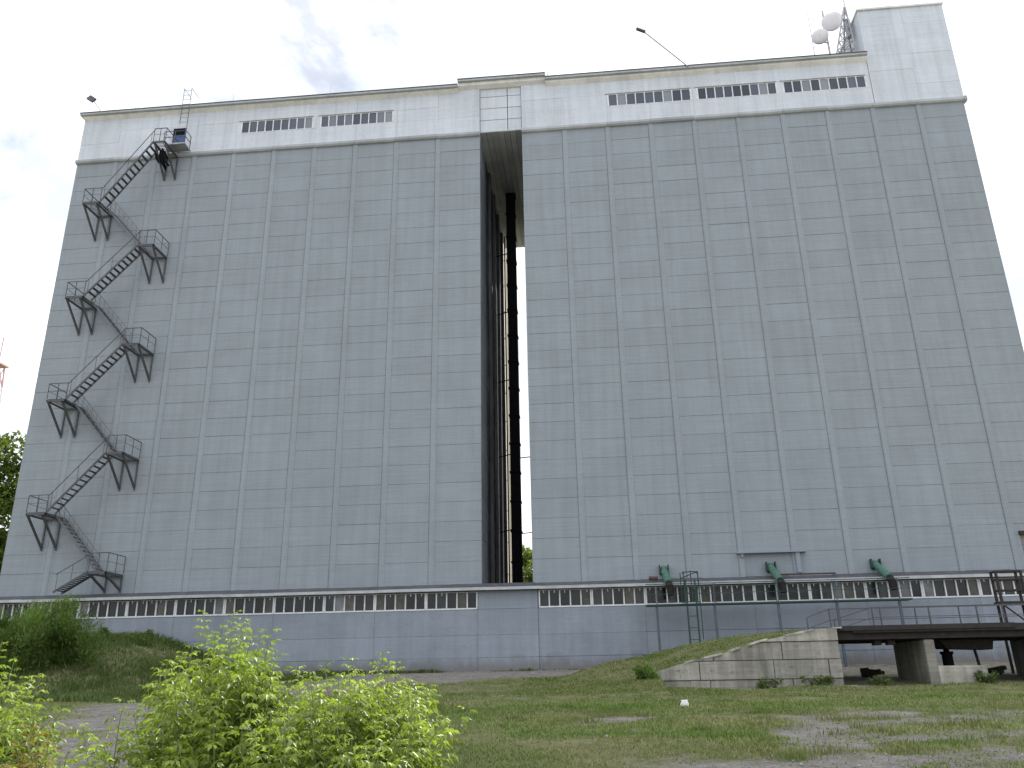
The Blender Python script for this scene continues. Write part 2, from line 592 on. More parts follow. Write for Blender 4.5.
# ------------------------------------------------------------------ the grain elevator
EL = thing('grain_elevator', 'huge grey panelled grain elevator with white top storey and dark gap', 'grain elevator', (31.5, 0, 2.0))
ROWH = 31.0 / 26


def silo(b0, b1):
    m = MB()
    x0, x1 = b0 * 3.0, b1 * 3.0
    D = 14.6 if b0 == 0 else 17.0
    m.tint = .97
    m.box(x0 + .02, x1 - .02, .026, D, 2.0, 38.0)                # body behind the joints
    for i in range(b0, b1):
        for j in range(26):
            if i == 15 and j == 0:
                continue
            if i == 20 and j < 2:
                m.tint = 1.0
                m.box(60.17, 60.44, 0, .12, 7.0 + j * ROWH - (.25 if j == 0 else 0), 7.0 + (j + 1) * ROWH - .01)
                if j == 1:
                    m.box(60.45, 63, 0, .12, 8.96, 7.0 + 2 * ROWH - .01)
                continue
            z0, z1 = 7.0 + j * ROWH - (.25 if j == 0 else 0), 7.0 + (j + 1) * ROWH
            gp = random.choice([.006, .009, .011, .012, .013, .014]) if random.random() < .95 else .026
            dy = random.uniform(-.006, .006)
            m.tint = random.uniform(.975, 1.025)
            tl = random.uniform(-.006, .006)
            a0, a1 = i * 3.0 + .17, i * 3.0 + 2.80
            if i == b0: a0 = i * 3.0
            if i == b1 - 1: a1 = i * 3.0 + 3
            y = dy
            vs = [(a0, y, z0 + gp), (a1, y, z0 + gp), (a1, .12, z0 + gp), (a0, .12, z0 + gp),
                  (a0, y + tl, z1 - gp), (a1, y + tl, z1 - gp), (a1, .12, z1 - gp), (a0, .12, z1 - gp)]
            m.add(vs, [(0, 3, 2, 1), (4, 5, 6, 7), (0, 1, 5, 4), (1, 2, 6, 5), (2, 3, 7, 6), (3, 0, 4, 7)])
    for i in range(b0 + 1, b1):
        m.tint = random.uniform(1.0, 1.05)
        X = i * 3.0
        pr = random.uniform(.02, .05)
        z0 = 6.75
        m.prism_z([(X - .17, .11), (X - .17, -.03), (X - .11, -pr - .03), (X + .09, -pr - .03), (X + .20, -.02), (X + .20, .11)], z0, 37.9)
    return m


silo(0, 10).build('silo_wall', GREY, EL)
silo(11, 21).build('silo_wall', GREY, EL)

# walls of the gap: painted near the front, a darker concrete colour further in, with vertical ribs
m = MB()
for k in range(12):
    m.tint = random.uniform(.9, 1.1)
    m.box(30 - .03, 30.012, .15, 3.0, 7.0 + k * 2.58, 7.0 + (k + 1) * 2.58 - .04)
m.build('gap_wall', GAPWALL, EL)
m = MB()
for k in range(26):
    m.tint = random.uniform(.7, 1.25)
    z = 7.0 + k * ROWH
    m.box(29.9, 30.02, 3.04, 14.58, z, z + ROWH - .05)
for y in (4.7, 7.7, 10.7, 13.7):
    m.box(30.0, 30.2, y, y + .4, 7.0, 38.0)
m.build('gap_wall', GAP_DARK, EL)

# recess over the roof and brick corner
m = MB(); m.tint = 1.0
m.box(45.02, 47.98, .16, .5, 6.7, 8.2)
m.build('recess_panel', GREY, EL)
m = MB(); m.box(44.75, 48.6, -.30, .3, 8.14, 8.21)
m.box(44.95, 45.1, -.2, .1, 7.95, 8.14); m.box(48.0, 48.25, -.2, .1, 7.0, 8.14)
m.build('recess_lintel', GREY_LOW, EL)
m = MB(); m.box(60.46, 62.98, -.01, .2, 6.5, 8.74)
m.build('brick_infill', BRICK, EL)
m = MB(); m.box(60.38, 63.1, -.2, .1, 8.75, 8.95)
m.build('rusty_lintel', RUST, EL)

# white top storey
def band(x0, x1, wins, zt=42.0):
    m = MB()
    m.tint = 1
    m.box(x0, x1, .14, 14.6, 38.0, zt)
    rows = [(38.28, 39.60), (39.60, 40.62), (40.62, zt)]
    for r_, (z0, z1) in enumerate(rows):
        step = 3.0
        n = int(round((x1 - x0) / step))
        cuts = [x0 + (x1 - x0) * i / n for i in range(n + 1)]
        segs = list(zip(cuts[:-1], cuts[1:]))
        if r_ == 1:
            out = []
            for a_, b_ in segs:
                parts = [(a_, b_)]
                for w0, w1 in wins:
                    nxt = []
                    for p0, p1 in parts:
                        if w1 <= p0 or w0 >= p1:
                            nxt.append((p0, p1)); continue
                        if p0 < w0: nxt.append((p0, w0))
                        if w1 < p1: nxt.append((w1, p1))
                    parts = nxt
                out += parts
            segs = out
        for a_, b_ in segs:
            if b_ - a_ < .03: continue
            m.tint = random.uniform(.95, 1.03)
            y = -.05 + random.uniform(-.008, .008)
            m.box(a_ + .004, b_ - .004, y, .15, z0 + .004, z1 - .004)
    return m


WL = [(12.36, 17.73), (18.33, 23.67)]
WR = [(39.18, 44.95), (45.43, 50.86), (51.34, 56.9)]
band(0, 30, WL).build('upper_wall', WHITE, EL)
band(33, 57.2, WR).build('upper_wall', WHITE, EL)
for (w0, w1) in WL + WR:
    fr = MB()
    zz0, zz1 = 39.62, 40.60
    fr.box(w0, w1, -.06, .12, zz0 - .02, zz0 + .03)
    fr.box(w0, w1, -.03, .12, zz1 - .02, zz1 + .02)
    for k in range(10):
        x = w0 + (w1 - w0) * k / 9
        wd = .036 if 0 < k < 9 else .05
        fr.box(x - wd, x + wd, -.065, .12, zz0 + .03, zz1 - .02)
    win = fr.build('window', FRAME, EL)
    p = MB()
    for k in range(9):
        p.tint = random.random()
        x = w0 + (w1 - w0) * k / 9
        p.box(x + .03, x + (w1 - w0) / 9 - .03, .0, .1, zz0 + .03, zz1 - .03)
    p.build('pane', GLASS_UP, win)
    s_ = MB(); s_.box(w0 - .2, w1 + .05, -.10, -.0, 40.64, 40.67)
    s_.build('lintel', CORNICE, win)

# cornice under the top storey
prof = [(.0, 37.90), (-.14, 37.92), (-.22, 38.02), (-.22, 38.19), (-.05, 38.28), (.12, 38.28), (.12, 37.90)]
for x0, x1 in ((-.05, 30.02), (32.98, 63.2)):
    m = MB()
    x = x0
    while x < x1 - .01:
        e = min(x + 3.0, x1)
        m.tint = random.uniform(.85, 1.08)
        o_ = random.uniform(-.02, .02)
        m.prism_x([(y, z + o_) for y, z in prof], x + .006, e - .006)
        x = e
    m.build('cornice', CORNICE, EL)
m = MB(); m.box(63.02, 63.19, -.2, 14, 37.92, 38.26)
m.build('cornice', CORNICE, EL)

# bridge between the two blocks
m = MB()
m.box(30.03, 32.97, .42, 17.0, 38.4, 42.3)
m.build('bridge_box', SOFFIT, EL)
m = MB()
for k in range(7):
    x = 30.03 + k * .42
    m.tint = random.uniform(.8, 1.15)
    m.box(x, x + .40, .1, 17.0, 38.26 + random.uniform(-.01, .01), 38.4)
m.build('bridge_soffit', SOFFIT, EL)
m = MB()
for j in range(4):
    for x0, x1 in ((30.03, 31.97), (32.02, 32.97)):
        m.tint = random.uniform(.96, 1.03)
        z = 38.30 + j * 1.0
        m.box(x0, x1, .08, .41, z, z + .95)
m.build('bridge_panel', WHITE, EL)

# roof slabs with pale under-band
def roofslab(x0, x1, z, dz=.16, ov=.5):
    m = MB()
    m.box(x0, x1, -ov, 15.2, z, z + dz)
    return m


for (x0, x1, z, lo) in ((-.16, 28.45, 41.98, 41.72), (28.45, 34.8, 42.4, 41.95), (34.8, 57.2, 42.06, 41.72)):
    rs = roofslab(x0, x1, z).build('roof', CORNICE, EL)
    m = MB(); m.box(x0 - .02, x1 + .0, -.54, 15.25, z + .16, z + .215)
    m.build('roofing_felt', TAR, rs)
    m = MB()
    x = max(x0, 0)
    while x < x1 - .01:
        e = min(x + 3, x1)
        m.tint = random.uniform(.9, 1.08)
        m.prism_x([(-.052, lo), (-.30, lo + .2), (-.30, z - .003), (.1, z - .003), (.1, lo)], x + .004, e - .004)
        x = e
    m.build('eaves_beam', CREAM, rs)

# taller stair head at the right end
m = MB()
m.tint = 1.0
m.box(57.26, 63.06, .1, 8.0, 38.0, 46.2)
zc = [38.28, 39.6, 40.9, 42.2, 43.5, 44.8, 46.2]
for a_, b_ in zip(zc[:-1], zc[1:]):
    for x0, x1 in ((57.24, 60.2), (60.2, 63.08)):
        m.tint = random.uniform(.97, 1.03)
        m.box(x0 + .004, x1 - .004, -.05 + random.uniform(-.006, .006), .12, a_ + .004, b_ - .004)
m.build('tower_wall', WHITE, EL)
m = MB(); m.box(57.18, 63.14, -.16, 8.1, 46.2, 46.34)
m.build('tower_roof', CREAM, EL)

# low annex along the foot
YA = -.8
m = MB()
m.tint = 1
m.box(-.5, 63.2, YA + .12, .1, 1.2, 6.38)
rows = [1.2, 2.75, 3.95, 5.36]
x = -.5
cuts = [-.5, 5.9, 11.9, 17.9, 23.9, 29.9, 33.3, 39.3, 45.3, 51.3, 57.3, 63.2]
for a_, b_ in zip(cuts[:-1], cuts[1:]):
    mid_ = abs(a_ - 29.9) < .1
    for z0, z1 in zip(rows[:-1], rows[1:]):
        m.tint = random.uniform(.94, 1.05)
        gp = random.choice([.004, .006, .014])
        y = YA + random.uniform(-.01, .01) - (.07 if mid_ else 0)
        m.box(a_ + .006, b_ - .006, y, YA + .2, z0 + gp, z1 - gp)
    if mid_:
        m.tint = 1.0
        m.box(a_ + .006, b_ - .006, YA - .065, YA + .2, 5.37, 6.36)
m.build('annex_wall', GREY_LOW, EL)
m = MB()
x = -.5
while x < 63:
    e = min(x + 2.4, 63.2)
    m.tint = random.uniform(.7, 1.2)
    dz = random.uniform(-.02, .02)
    m.prism_x([(-1.22, 6.44), (-1.22, 6.50), (-.03, 6.86 + dz), (-.03, 6.7)], x, e - .01)
    x = e
m.build('annex_roof', TAR, EL)
m = MB(); m.box(30.02, 32.98, .0, 16.9, 6.5, 6.86)
m.build('gap_floor', TAR, EL)
m = MB()
x = -.6
while x < 63.2:
    e = min(x + 3.1, 63.3)
    m.tint = 1
    dz = random.uniform(-.012, .012)
    m.prism_x([(-1.28, 6.37 + dz), (-1.30, 6.53 + dz), (-1.20, 6.54 + dz), (-1.18, 6.38 + dz)], x, e + .01)
    x = e
m.build('gutter', TIN, EL)
m = MB(); m.box(-.4, 63.1, -1.2, YA + .0, 6.36, 6.42)
m.build('eaves_board', CONC_DK, EL)

# ribbon windows of the annex, one per bay
def annex_window(x0, x1, n, tint_add):
    z0, z1 = 5.42, 6.34
    fr = MB()
    fr.box(x0, x1, YA - .03, YA + .1, z0 - .05, z0 + .03)
    fr.box(x0, x1, YA - .02, YA + .1, z1 - .03, z1)
    for k in range(n + 1):
        x = x0 + (x1 - x0) * k / n
        wd = .035 if 0 < k < n else .075
        lean = random.uniform(-.01, .01)
        a_ = max(x - wd, x0) if k else x0
        b_ = min(x + wd, x1)
        fr.box(a_ + lean * 0, b_, YA - .045, YA + .1, z0 + .03, z1 - .03)
    for k in range(n):
        if random.random() < .6:
            x = x0 + (x1 - x0) * (k + random.uniform(.4, .6)) / n
            fr.box(x - .028, x + .028, YA - .01, YA + .025, z1 - .17, z1 - .031)
    win = fr.build('window', FRAME, EL)
    p = MB()
    for k in range(n):
        x = x0 + (x1 - x0) * k / n
        r_ = random.random()
        p.tint = random.uniform(0, .3) if r_ < .55 else (random.uniform(.3, .7) if r_ < .86 else random.uniform(.75, 1))
        if tint_add: p.tint = min(1, p.tint + tint_add)  # shifts this bay's panes toward the paler end of the glass ramp
        dy = random.uniform(0, .02)
        p.box(x + .02, x + (x1 - x0) / n - .02, YA + .03 + dy, YA + .07 + dy, z0, z1)
    p.build('pane', GLASS, win)


for i in range(10):
    annex_window(i * 2.985 + .03, (i + 1) * 2.985 + .015, 5, .22 if i == 7 else 0)
for i in range(9):
    annex_window(33.36 + i * 3.0, 33.36 + (i + 1) * 3.0 - .015, 5, 0)

# door of the top storey
m = MB(); m.box(7.15, 8.1, -.085, -.06, 38.42, 40.45)
dr = m.build('door', BLUE, EL)
m = MB(); m.box(7.2, 8.05, -.10, -.086, 39.85, 40.4)
m.build('door_window', BLACK, dr)
m = MB(); m.bar((7.25, -.11, 39.3), (7.25, -.11, 39.5), .04)
m.build('handle', PALE_STEEL, dr)

# ------------------------------------------------------------------ outside fire escape
FE = thing('fire_escape', 'dark steel zigzag fire escape bolted to the left end of the facade', 'fire escape', (5, -1, 7))
YO, YI = -1.95, -.08
LX, RX = (2.35, 3.62), (6.88, 8.02)
ZL = [11.63, 18.9, 26.15, 33.4]
ZR = [8.0, 15.25, 22.5, 29.75]
ZTOP = 38.05


def landing(x0, x1, z, left, depth=YO):
    m = MB()
    n_ = 11
    for q in range(n_ + 1):
        y = depth + .03 + (YI - depth - .06) * q / n_
        m.box(x0 + .061, x1 - .061, y - .015, y + .015, z - .03, z)
    for y in (depth, YI - .06):
        m.box(x0, x1, y, y + .06, z - .17, z - .05)
    for x in (x0, x1 - .06):
        m.box(x, x + .06, depth, YI, z - .17, z - .052)
    ld = m.build('landing', STEEL, FE)
    r_ = MB()
    t = .022
    far = x0 if left else x1
    near = x1 if left else x0
    P_ = [(near, depth + .02), (far, depth + .02), (far, YI)]
    mids = [(far, depth * .5), ((near + far) / 2, depth + .02)]
    for x, y in P_ + mids:
        r_.bar((x, y, z), (x, y, z + 1.05), .034)
    for h_ in (.55, 1.05):
        wd = .042 if h_ > 1 else .02
        for a_, b_ in ((P_[0], P_[1]), (P_[1], P_[2])):
            r_.bar((*a_, z + h_), (*b_, z + h_), wd)
    r_.build('railing', STEEL, ld)
    return ld


def bracket(x, z, depth=YO, drop=1.9):
    m = MB()
    m.bar((x, depth + .08, z - .17), (x, -.05, z - drop), .11, .11)
    m.bar((x, -.06, z - .17), (x, -.06, z - drop - .15), .09, .07)
    m.bar((x, depth + .05, z - .13), (x, -.05, z - .13), .09)
    m.build('bracket', STEEL, FE)


def flight(x0, z0, x1, z1, ya, yb, outer, lattice=False):
    mt_ = MIDSTEEL if lattice else STEEL
    m = MB()
    for y in (ya, yb):
        m.bar((x0, y, z0 - .02), (x1, y, z1 - .02), .04, .13)
    n = 12
    for k in range(1, n + 1):
        t = k / (n + 1)
        x, z = x0 + (x1 - x0) * t, z0 + (z1 - z0) * t
        m.box(x - .09, x + .09, min(ya, yb), max(ya, yb), z - .015, z + .03)
    fl = m.build('flight', mt_, FE)
    r_ = MB()
    yy = outer
    for h_, wd in ((1.0, .036),):
        r_.bar((x0, yy, z0 + h_), (x1, yy, z1 + h_), wd)
    if lattice:
        for h_ in (.35, .68):
            r_.bar((x0, yy, z0 + h_), (x1, yy, z1 + h_), .02)
    for k in range(9 if lattice else 3):
        t = .06 + .88 * k / (8 if lattice else 2)
        x, z = x0 + (x1 - x0) * t, z0 + (z1 - z0) * t
        r_.bar((x, yy, z), (x, yy, z + 1.0), .022)
    r_.build('handrail', mt_, fl)


for z in ZL:
    landing(*LX, z, True)
    for x in (LX[0] + .08, LX[1] - .25):
        bracket(x, z)
for z in ZR:
    landing(*RX, z, False)
    for x in (RX[0] + .08, RX[1] - .08):
        bracket(x, z, drop=1.9 if z > 9 else .95)
flight(4.9, 6.85, RX[0], ZR[0], YO + .03, YO + .85, YO + .03)
for k in range(4):
    flight(RX[0], ZR[k], LX[1], ZL[k], -.95, YI - .05, -.95, True)
    flight(LX[1], ZL[k], RX[0], ZR[k + 1] if k < 3 else ZTOP, YO + .03, YO + .85, YO + .03)
landing(6.85, 7.75, ZTOP, False, YO)
bracket(6.95, ZTOP)
bracket(7.75, ZTOP)
m = MB()
m.box(7.15, 8.75, -1.15, -.31, 38.28, 38.38)
m.box(7.2, 8.7, -1.1, -.1, 38.38, 38.41)
dp = m.build('door_platform', PALE_STEEL, FE)
m = MB()
for x, y in ((7.15, -1.13), (7.95, -1.13), (8.73, -1.13), (8.73, -.35)):
    m.bar((x, y, 38.4), (x, y, 39.4), .045)
for h_ in (38.9, 39.4):
    m.bar((7.15, -1.13, h_), (8.73, -1.13, h_), .04)
    m.bar((8.73, -1.13, h_), (8.73, -.3, h_), .04)
m.build('railing', STEEL, dp)

m = MB()
for k in range(16):
    a_ = V((7.05 + random.uniform(-.2, .2), -1.2 + random.uniform(-.25, .25), 37.9 - random.uniform(0, .3)))
    c_ = a_ + V((random.uniform(-.05, .45), random.uniform(-.1, .5), -random.uniform(.5, 1.35)))
    md = (a_ + c_) / 2 + V((random.uniform(-.18, .18), random.uniform(-.1, .1), -.1))
    m.tube([a_, md, c_], [.075, .10, .05], 6)
tag(m.build('cable_bundle', BLACK, origin=(7.1, -1.1, 37.9)), 'black tangled bundle hanging under the topmost fire escape landing', 'cables')

# ladder from the door platform to the roof
RL = thing('roof_ladder', 'thin grey steel ladder from the blue door platform up over the roof edge', 'ladder', (8.6, -.9, 38.4))
m = MB()
for x in (8.05, 8.62):
    m.bar((x, -.92, 38.42 if x > 8.3 else 40.2), (x, -.92, 43.3), .035)
m.bar((8.62, -.92, 43.3), (8.62, .3, 43.3), .03)
m.bar((8.05, -.92, 43.3), (8.05, .3, 43.3), .03)
m.build('side_rail', STEEL, RL)
z = 40.3
while z < 43.2:
    m = MB(); m.bar((8.05, -.92, z), (8.62, -.92, z), .018); m.build('rung', STEEL, RL); z += .4

# ------------------------------------------------------------------ roof furniture
a_ = at(103, 112, -.5); b_ = at(93, 100, -.9)
FLD = thing('floodlight', 'small square floodlight on a bent arm at the left roof corner', 'floodlight', a_)
m = MB(); m.bar(a_ - V((0, 0, .15)), b_, .05); m.build('arm', PALE_STEEL, FLD)
m = MB(); m.bar(b_ + V((.18, -.1, -.16)), b_ + V((-.3, -.1, .2)), .42, .14, up=(0, -1, .3)); m.build('lamp_head', STEEL, FLD)
a_ = at(690, 66, -.5); b_ = at(643, 31, -1.2)
LMP = thing('roof_lamp', 'long thin pole leaning out over the roof with a lamp at its tip', 'roof lamp', a_)
m = MB(); m.tube([a_ - V((0, 0, .2)), b_], .045, 6); m.build('pole', PALE_STEEL, LMP)
m = MB(); m.bar(b_ + V((.15, 0, -.1)), b_ + V((-.45, 0, .25)), .22, .12); m.build('lamp_head', STEEL, LMP)


def drum(name, label, c, r, depth):
    t = thing(name, label, 'dish', c, 'microwave dishes on the roof')
    m = MB()
    n = 28
    vs, fs = [], []
    ax = V((-.35, -1, -.12)).normalized()
    sx = ax.cross(V((0, 0, 1))).normalized()
    uz = sx.cross(ax)
    rings = [(r * .35, -depth), (r * .8, -depth * .75), (r * .97, -depth * .35), (r, 0), (r * .96, .04), (r * .5, .12), (.02, .15)]
    for rr, o_ in rings:
        for k in range(n):
            t_ = 2 * math.pi * k / n
            vs.append(V(c) + (sx * math.cos(t_) + uz * math.sin(t_)) * rr + ax * o_)
    for i in range(len(rings) - 1):
        for k in range(n):
            q = (k + 1) % n
            fs.append((i * n + k, i * n + q, (i + 1) * n + q, (i + 1) * n + k))
    fs.append(tuple(range(n)))
    m.add(vs, fs)
    m.build('reflector', DISH, t, smooth=True)
    m = MB()
    back = V(c) - ax * depth
    m.tube([back, back - ax * .35], r * .18, 8)
    m.build('mount', PALE_STEEL, t)
    return t


dA = at(832, 21, 2); dB = at(820, 36, 1.6)
drum('microwave_dish', 'larger and upper of two round white dishes beside the roof mast', dA, .76, .5)
drum('microwave_dish', 'smaller and lower of two round white dishes beside the roof mast', dB, .60, .45)
DM = thing('dish_pole', 'short upright roof pole that carries the two round dishes', 'pole', (55.9, 2.7, 42.3))
m = MB()
m.tube([(55.9, 2.7, 42.3), (55.9, 2.7, 49.0)], .07, 7)
m.bar((55.9, 2.7, 47.2), tuple(dA + V((.2, .6, 0))), .08)
m.bar((55.9, 2.7, 46.0), tuple(dB + V((.2, .6, 0))), .08)
m.build('pole', PALE_STEEL, DM)
m = MB(); m.bar((55.9, 2.7, 42.35), (56.7, 2.7, 44.6), .05); m.bar((55.9, 2.7, 42.35), (55.9, 3.6, 44.6), .05)
m.bar((55.9, 2.7, 44.5), (56.7, 2.7, 44.6), .05)
m.build('brace', PALE_STEEL, DM)
AM = thing('lattice_mast', 'pale triangular lattice antenna frame beside the tall roof block', 'antenna mast', (56.2, 1, 42.3))
m = MB()
base = [(55.35, .7), (57.0, .7), (56.4, 2.2)]
tz = 47.6
tp = (56.9, 1.0)
for x, y in base:
    m.bar((x, y, 42.3), (tp[0] + (x - tp[0]) * .06, tp[1] + (y - tp[1]) * .06, tz), .09)
m.build('leg', PALE_STEEL, AM)
m = MB()
def lv(i, t): return (base[i][0] + (tp[0] - base[i][0]) * t, base[i][1] + (tp[1] - base[i][1]) * t, 42.3 + (tz - 42.3) * t)
for k in range(7):
    t0, t1 = k / 7.6, (k + 1) / 7.6
    for i in range(3):
        j = (i + 1) % 3
        m.bar(lv(i, t0), lv(j, t1), .04); m.bar(lv(i, t1), lv(j, t1), .04)
m.build('lattice', PALE_STEEL, AM)
m = MB(); m.tube([(56.9, 1.0, 47.4), (56.9, 1.0, 51)], .035, 6)
m.build('whip', PALE_STEEL, AM)
AP = thing('panel_antenna', 'grey box antenna on a short post between the lattice mast and the roof block', 'antenna', (57.9, 1.2, 42.3))
q = at(858, 36, 1.2)
q.x = 57.0
m = MB(); m.bevbox(56.75, 57.1, 1.0, 1.35, 45.0, 46.6, .05); m.build('radome', PALE_STEEL, AP)
m = MB(); m.tube([(56.92, 1.4, 42.3), (56.92, 1.4, 46.3)], .05, 6); m.build('post', STEEL, AP)
rods = [(815, 0, 57, 'thin whip aerial left of the two white dishes', 3), (547, 72, 62, 'short thin rod standing on the raised roof slab over the gap', .4)]
for px, py, py0, lab, Y in rods:
    p_ = at(px, py0, Y)
    z_ = 42.4 if Y > 1 else 42.7
    m = MB(); m.tube([(p_.x, Y, z_), (p_.x, Y, z_ + (8.5 if Y > 1 else 1.2))], [.04, .018], 6)
    tag(m.build('rod_aerial', PALE_STEEL, origin=(p_.x, Y, z_)), lab, 'aerial')
# little lightning spikes along the left roof edge
lab = ['lightning spike nearest the floodlight on the left roof edge', 'lightning spike between floodlight and roof ladder', 'lightning spike just right of the roof ladder', 'lightning spike above the left window pair']
for px, lb in zip((117, 137, 233, 330), lab):
    p_ = at(px, 100, -.3)
    m = MB(); m.tube([(p_.x, -.3, 42.26), (p_.x, -.3, 43.1)], [.022, .01], 5)
    tag(m.build('lightning_spike', PALE_STEEL, origin=(p_.x, -.3, 42.26)), lb, 'lightning rod', 'lightning spikes on the roof edge')

# ------------------------------------------------------------------ the gap: black duct and what stands behind
DU = thing('elevator_duct', 'tall black square duct rising the full height of the gap', 'duct', (31.4, 8.4, 7.1))
m = MB()
z = 7.1
while z < 38.2:
    e = min(z + 2.1, 38.25)
    m.box(31.05, 31.74, 8.0, 8.8, z, e - .02)
    m.box(31.0, 31.79, 7.95, 8.85, e - .12, e - .02)
    z = e
m.build('duct', BLACK, DU)
for z in (11.4, 16.8, 22.5, 28.0, 33.0):
    m = MB(); m.bar((30.2, 8.4, z - .2), (31.05, 8.4, z), .06); m.build('bracket', BLACK, DU)
    if z < 20:
        m = MB(); m.bar((31.74, 8.4, z - .3), (33.0, 8.4, z - .2), .06); m.build('bracket', BLACK, DU)
PI = thing('downpipe', 'rusty thin pipe climbing the dark wall inside the gap', 'pipe', (30.3, 13.9, 7.1))
m = MB(); m.tube([(30.32, 14.0, 7.1), (30.32, 14.0, 37.8)], .06, 7); m.build('pipe', RUST, PI)
for z in np.arange(9, 37, 2.4):
    m = MB(); m.bar((30.0, 14.0, z), (30.36, 14.0, z), .05); m.build('clamp', PALE_STEEL, PI)
CB = thing('rear_silo', 'cream sunlit silo block seen as a narrow strip through the gap', 'silo', (20, 30, 2))
m = MB()
for y in np.arange(30.5, 48, 3.0):
    m.tint = random.uniform(.9, 1.05)
    m.box(10, 27.5 + (.1 if int(y) % 2 else 0), y, y + 2.97, 2.0, 57)
m.build('wall', painted('cream_render', (.72, .66, .54), blot=.08, streak=.2), CB)
m = MB(); m.box(9.8, 27.7, 30.3, 48.6, 57, 57.4); m.build('roof', TAR, CB)

# ------------------------------------------------------------------ grain spouts, catwalk, ladder
def spout(x, label):
    t = thing('grain_spout', label, 'spout', (x, 0, 7.0), 'green spouts over the annex roof')
    a_, b_ = V((x, .05, 7.42)), V((x + .05, -1.9, 6.42))
    m = MB(); m.tube([a_, b_], .20, 14); m.tube([b_ - (b_ - a_) * .03, b_ + (b_ - a_) * .02], .215, 14); m.tube([a_ + (b_ - a_) * .45, a_ + (b_ - a_) * .49], .215, 14)
    m.build('tube', GREEN, t)
    m = MB()
    m.box(x - .27, x - .21, -.36, -.055, 7.1, 7.62); m.box(x + .21, x + .27, -.36, -.055, 7.1, 7.62); m.box(x - .21, x + .21, -.12, -.06, 7.05, 7.15)
    m.build('flange', GREEN_DK, t)
    m = MB(); m.tube([b_, b_ + V((.03, -.24, -.25)), b_ + V((.05, -.28, -.68))], [.19, .21, .18], 12)
    m.build('sleeve', RUBBER, t)
    return t


s0 = spout(40.55, 'green sloping grain spout just left of the green ladder')
for x, lb in ((46.55, 'green sloping grain spout in front of the shaded recess'), (52.3, 'green sloping grain spout farthest along toward the loading deck end')):
    c_ = copy_tree(s0)
    c_.location = (x, 0, 7.0)
    c_['label'] = lb

CW = thing('catwalk', 'narrow dark green catwalk with thin railing in front of the annex windows', 'catwalk', (46, -2, 5.2))
m = MB(); m.box(39.3, 53.2, -2.35, -1.55, 5.20, 5.28); m.build('walkway', GREEN_DK, CW)
m = MB(); m.bar((39.3, -2.33, 6.33), (53.2, -2.33, 6.33), .04); m.bar((39.3, -2.33, 5.8), (53.2, -2.33, 5.8), .03); m.build('rail', GREEN_DK, CW)
for px in (657, 715, 779, 838, 901):
    x = at(px, 606, -2.3).x
    m = MB(); m.bar((x, -2.2, gz(x, -2.2) - .2), (x, -2.2, 5.2), .13); m.bar((x, -2.33, 5.2), (x, -2.33, 6.35), .05)
    m.build('post', simple('blue_grey_steel', (.10, .125, .155), .7) if px == 657 else bpy.data.materials['blue_grey_steel'], CW)
for x in (43.0, 46.2, 49.2, 51.6):
    m = MB(); m.bar((x, -2.33, 5.2), (x, -2.33, 6.35), .035); m.build('baluster', GREEN_DK, CW)

GL = thing('caged_ladder', 'green upright ladder with cage top rising from the grassy ramp to the catwalk', 'ladder', (41.7, -2.6, 3.2))
m = MB()
for x in (41.42, 41.92):
    m.bar((x, -2.65, gz(x, -2.65) - .1), (x, -2.65, 6.5), .085)
m.build('side_rail', GREEN_DK, GL)
z = 3.4
while z < 6.0:
    m = MB(); m.bar((41.42, -2.65, z), (41.92, -2.65, z), .035); m.build('rung', GREEN_DK, GL); z += .6
m = MB()
for z in (5.3, 6.1, 6.85):
    pts = [(41.3, -2.6, z), (41.3, -3.1, z), (41.65, -3.35, z), (42.05, -3.1, z), (42.05, -2.6, z)]
    for a_, b_ in zip(pts[:-1], pts[1:]): m.bar(a_, b_, .05)
for x, y in ((41.3, -3.1), (41.65, -3.35), (42.05, -3.1), (42.15, -2.4), (41.2, -2.4)):
    m.bar((x, y, 5.3), (x, y, 6.9), .05)
m.bar((41.2, -2.4, 6.6), (42.15, -2.4, 6.95), .05)
m.build('cage', GREEN_DK, GL)
m = MB(); m.bar((42.15, -2.45, 3.4), (42.15, -2.45, 6.2), .045); m.build('conduit', GREEN_DK, GL)

m = MB(); m.tube([(39.6, -1.0, 6.80), (40.1, -1.0, 6.79)], .12, 10)
tag(m.build('red_drum', RED, origin=(39.7, -1, 6.8)), 'small faded red cylinder on the annex roof beside the first green spout', 'drum')
m = MB(); m.tube([(46.9, -.75, 6.85), (49.9, -.75, 6.85)], .045, 8)
tag(m.build('red_pipe', RED, origin=(48, -.7, 6.9)), 'thin reddish pipe lying along the annex roof below the recess', 'pipe')

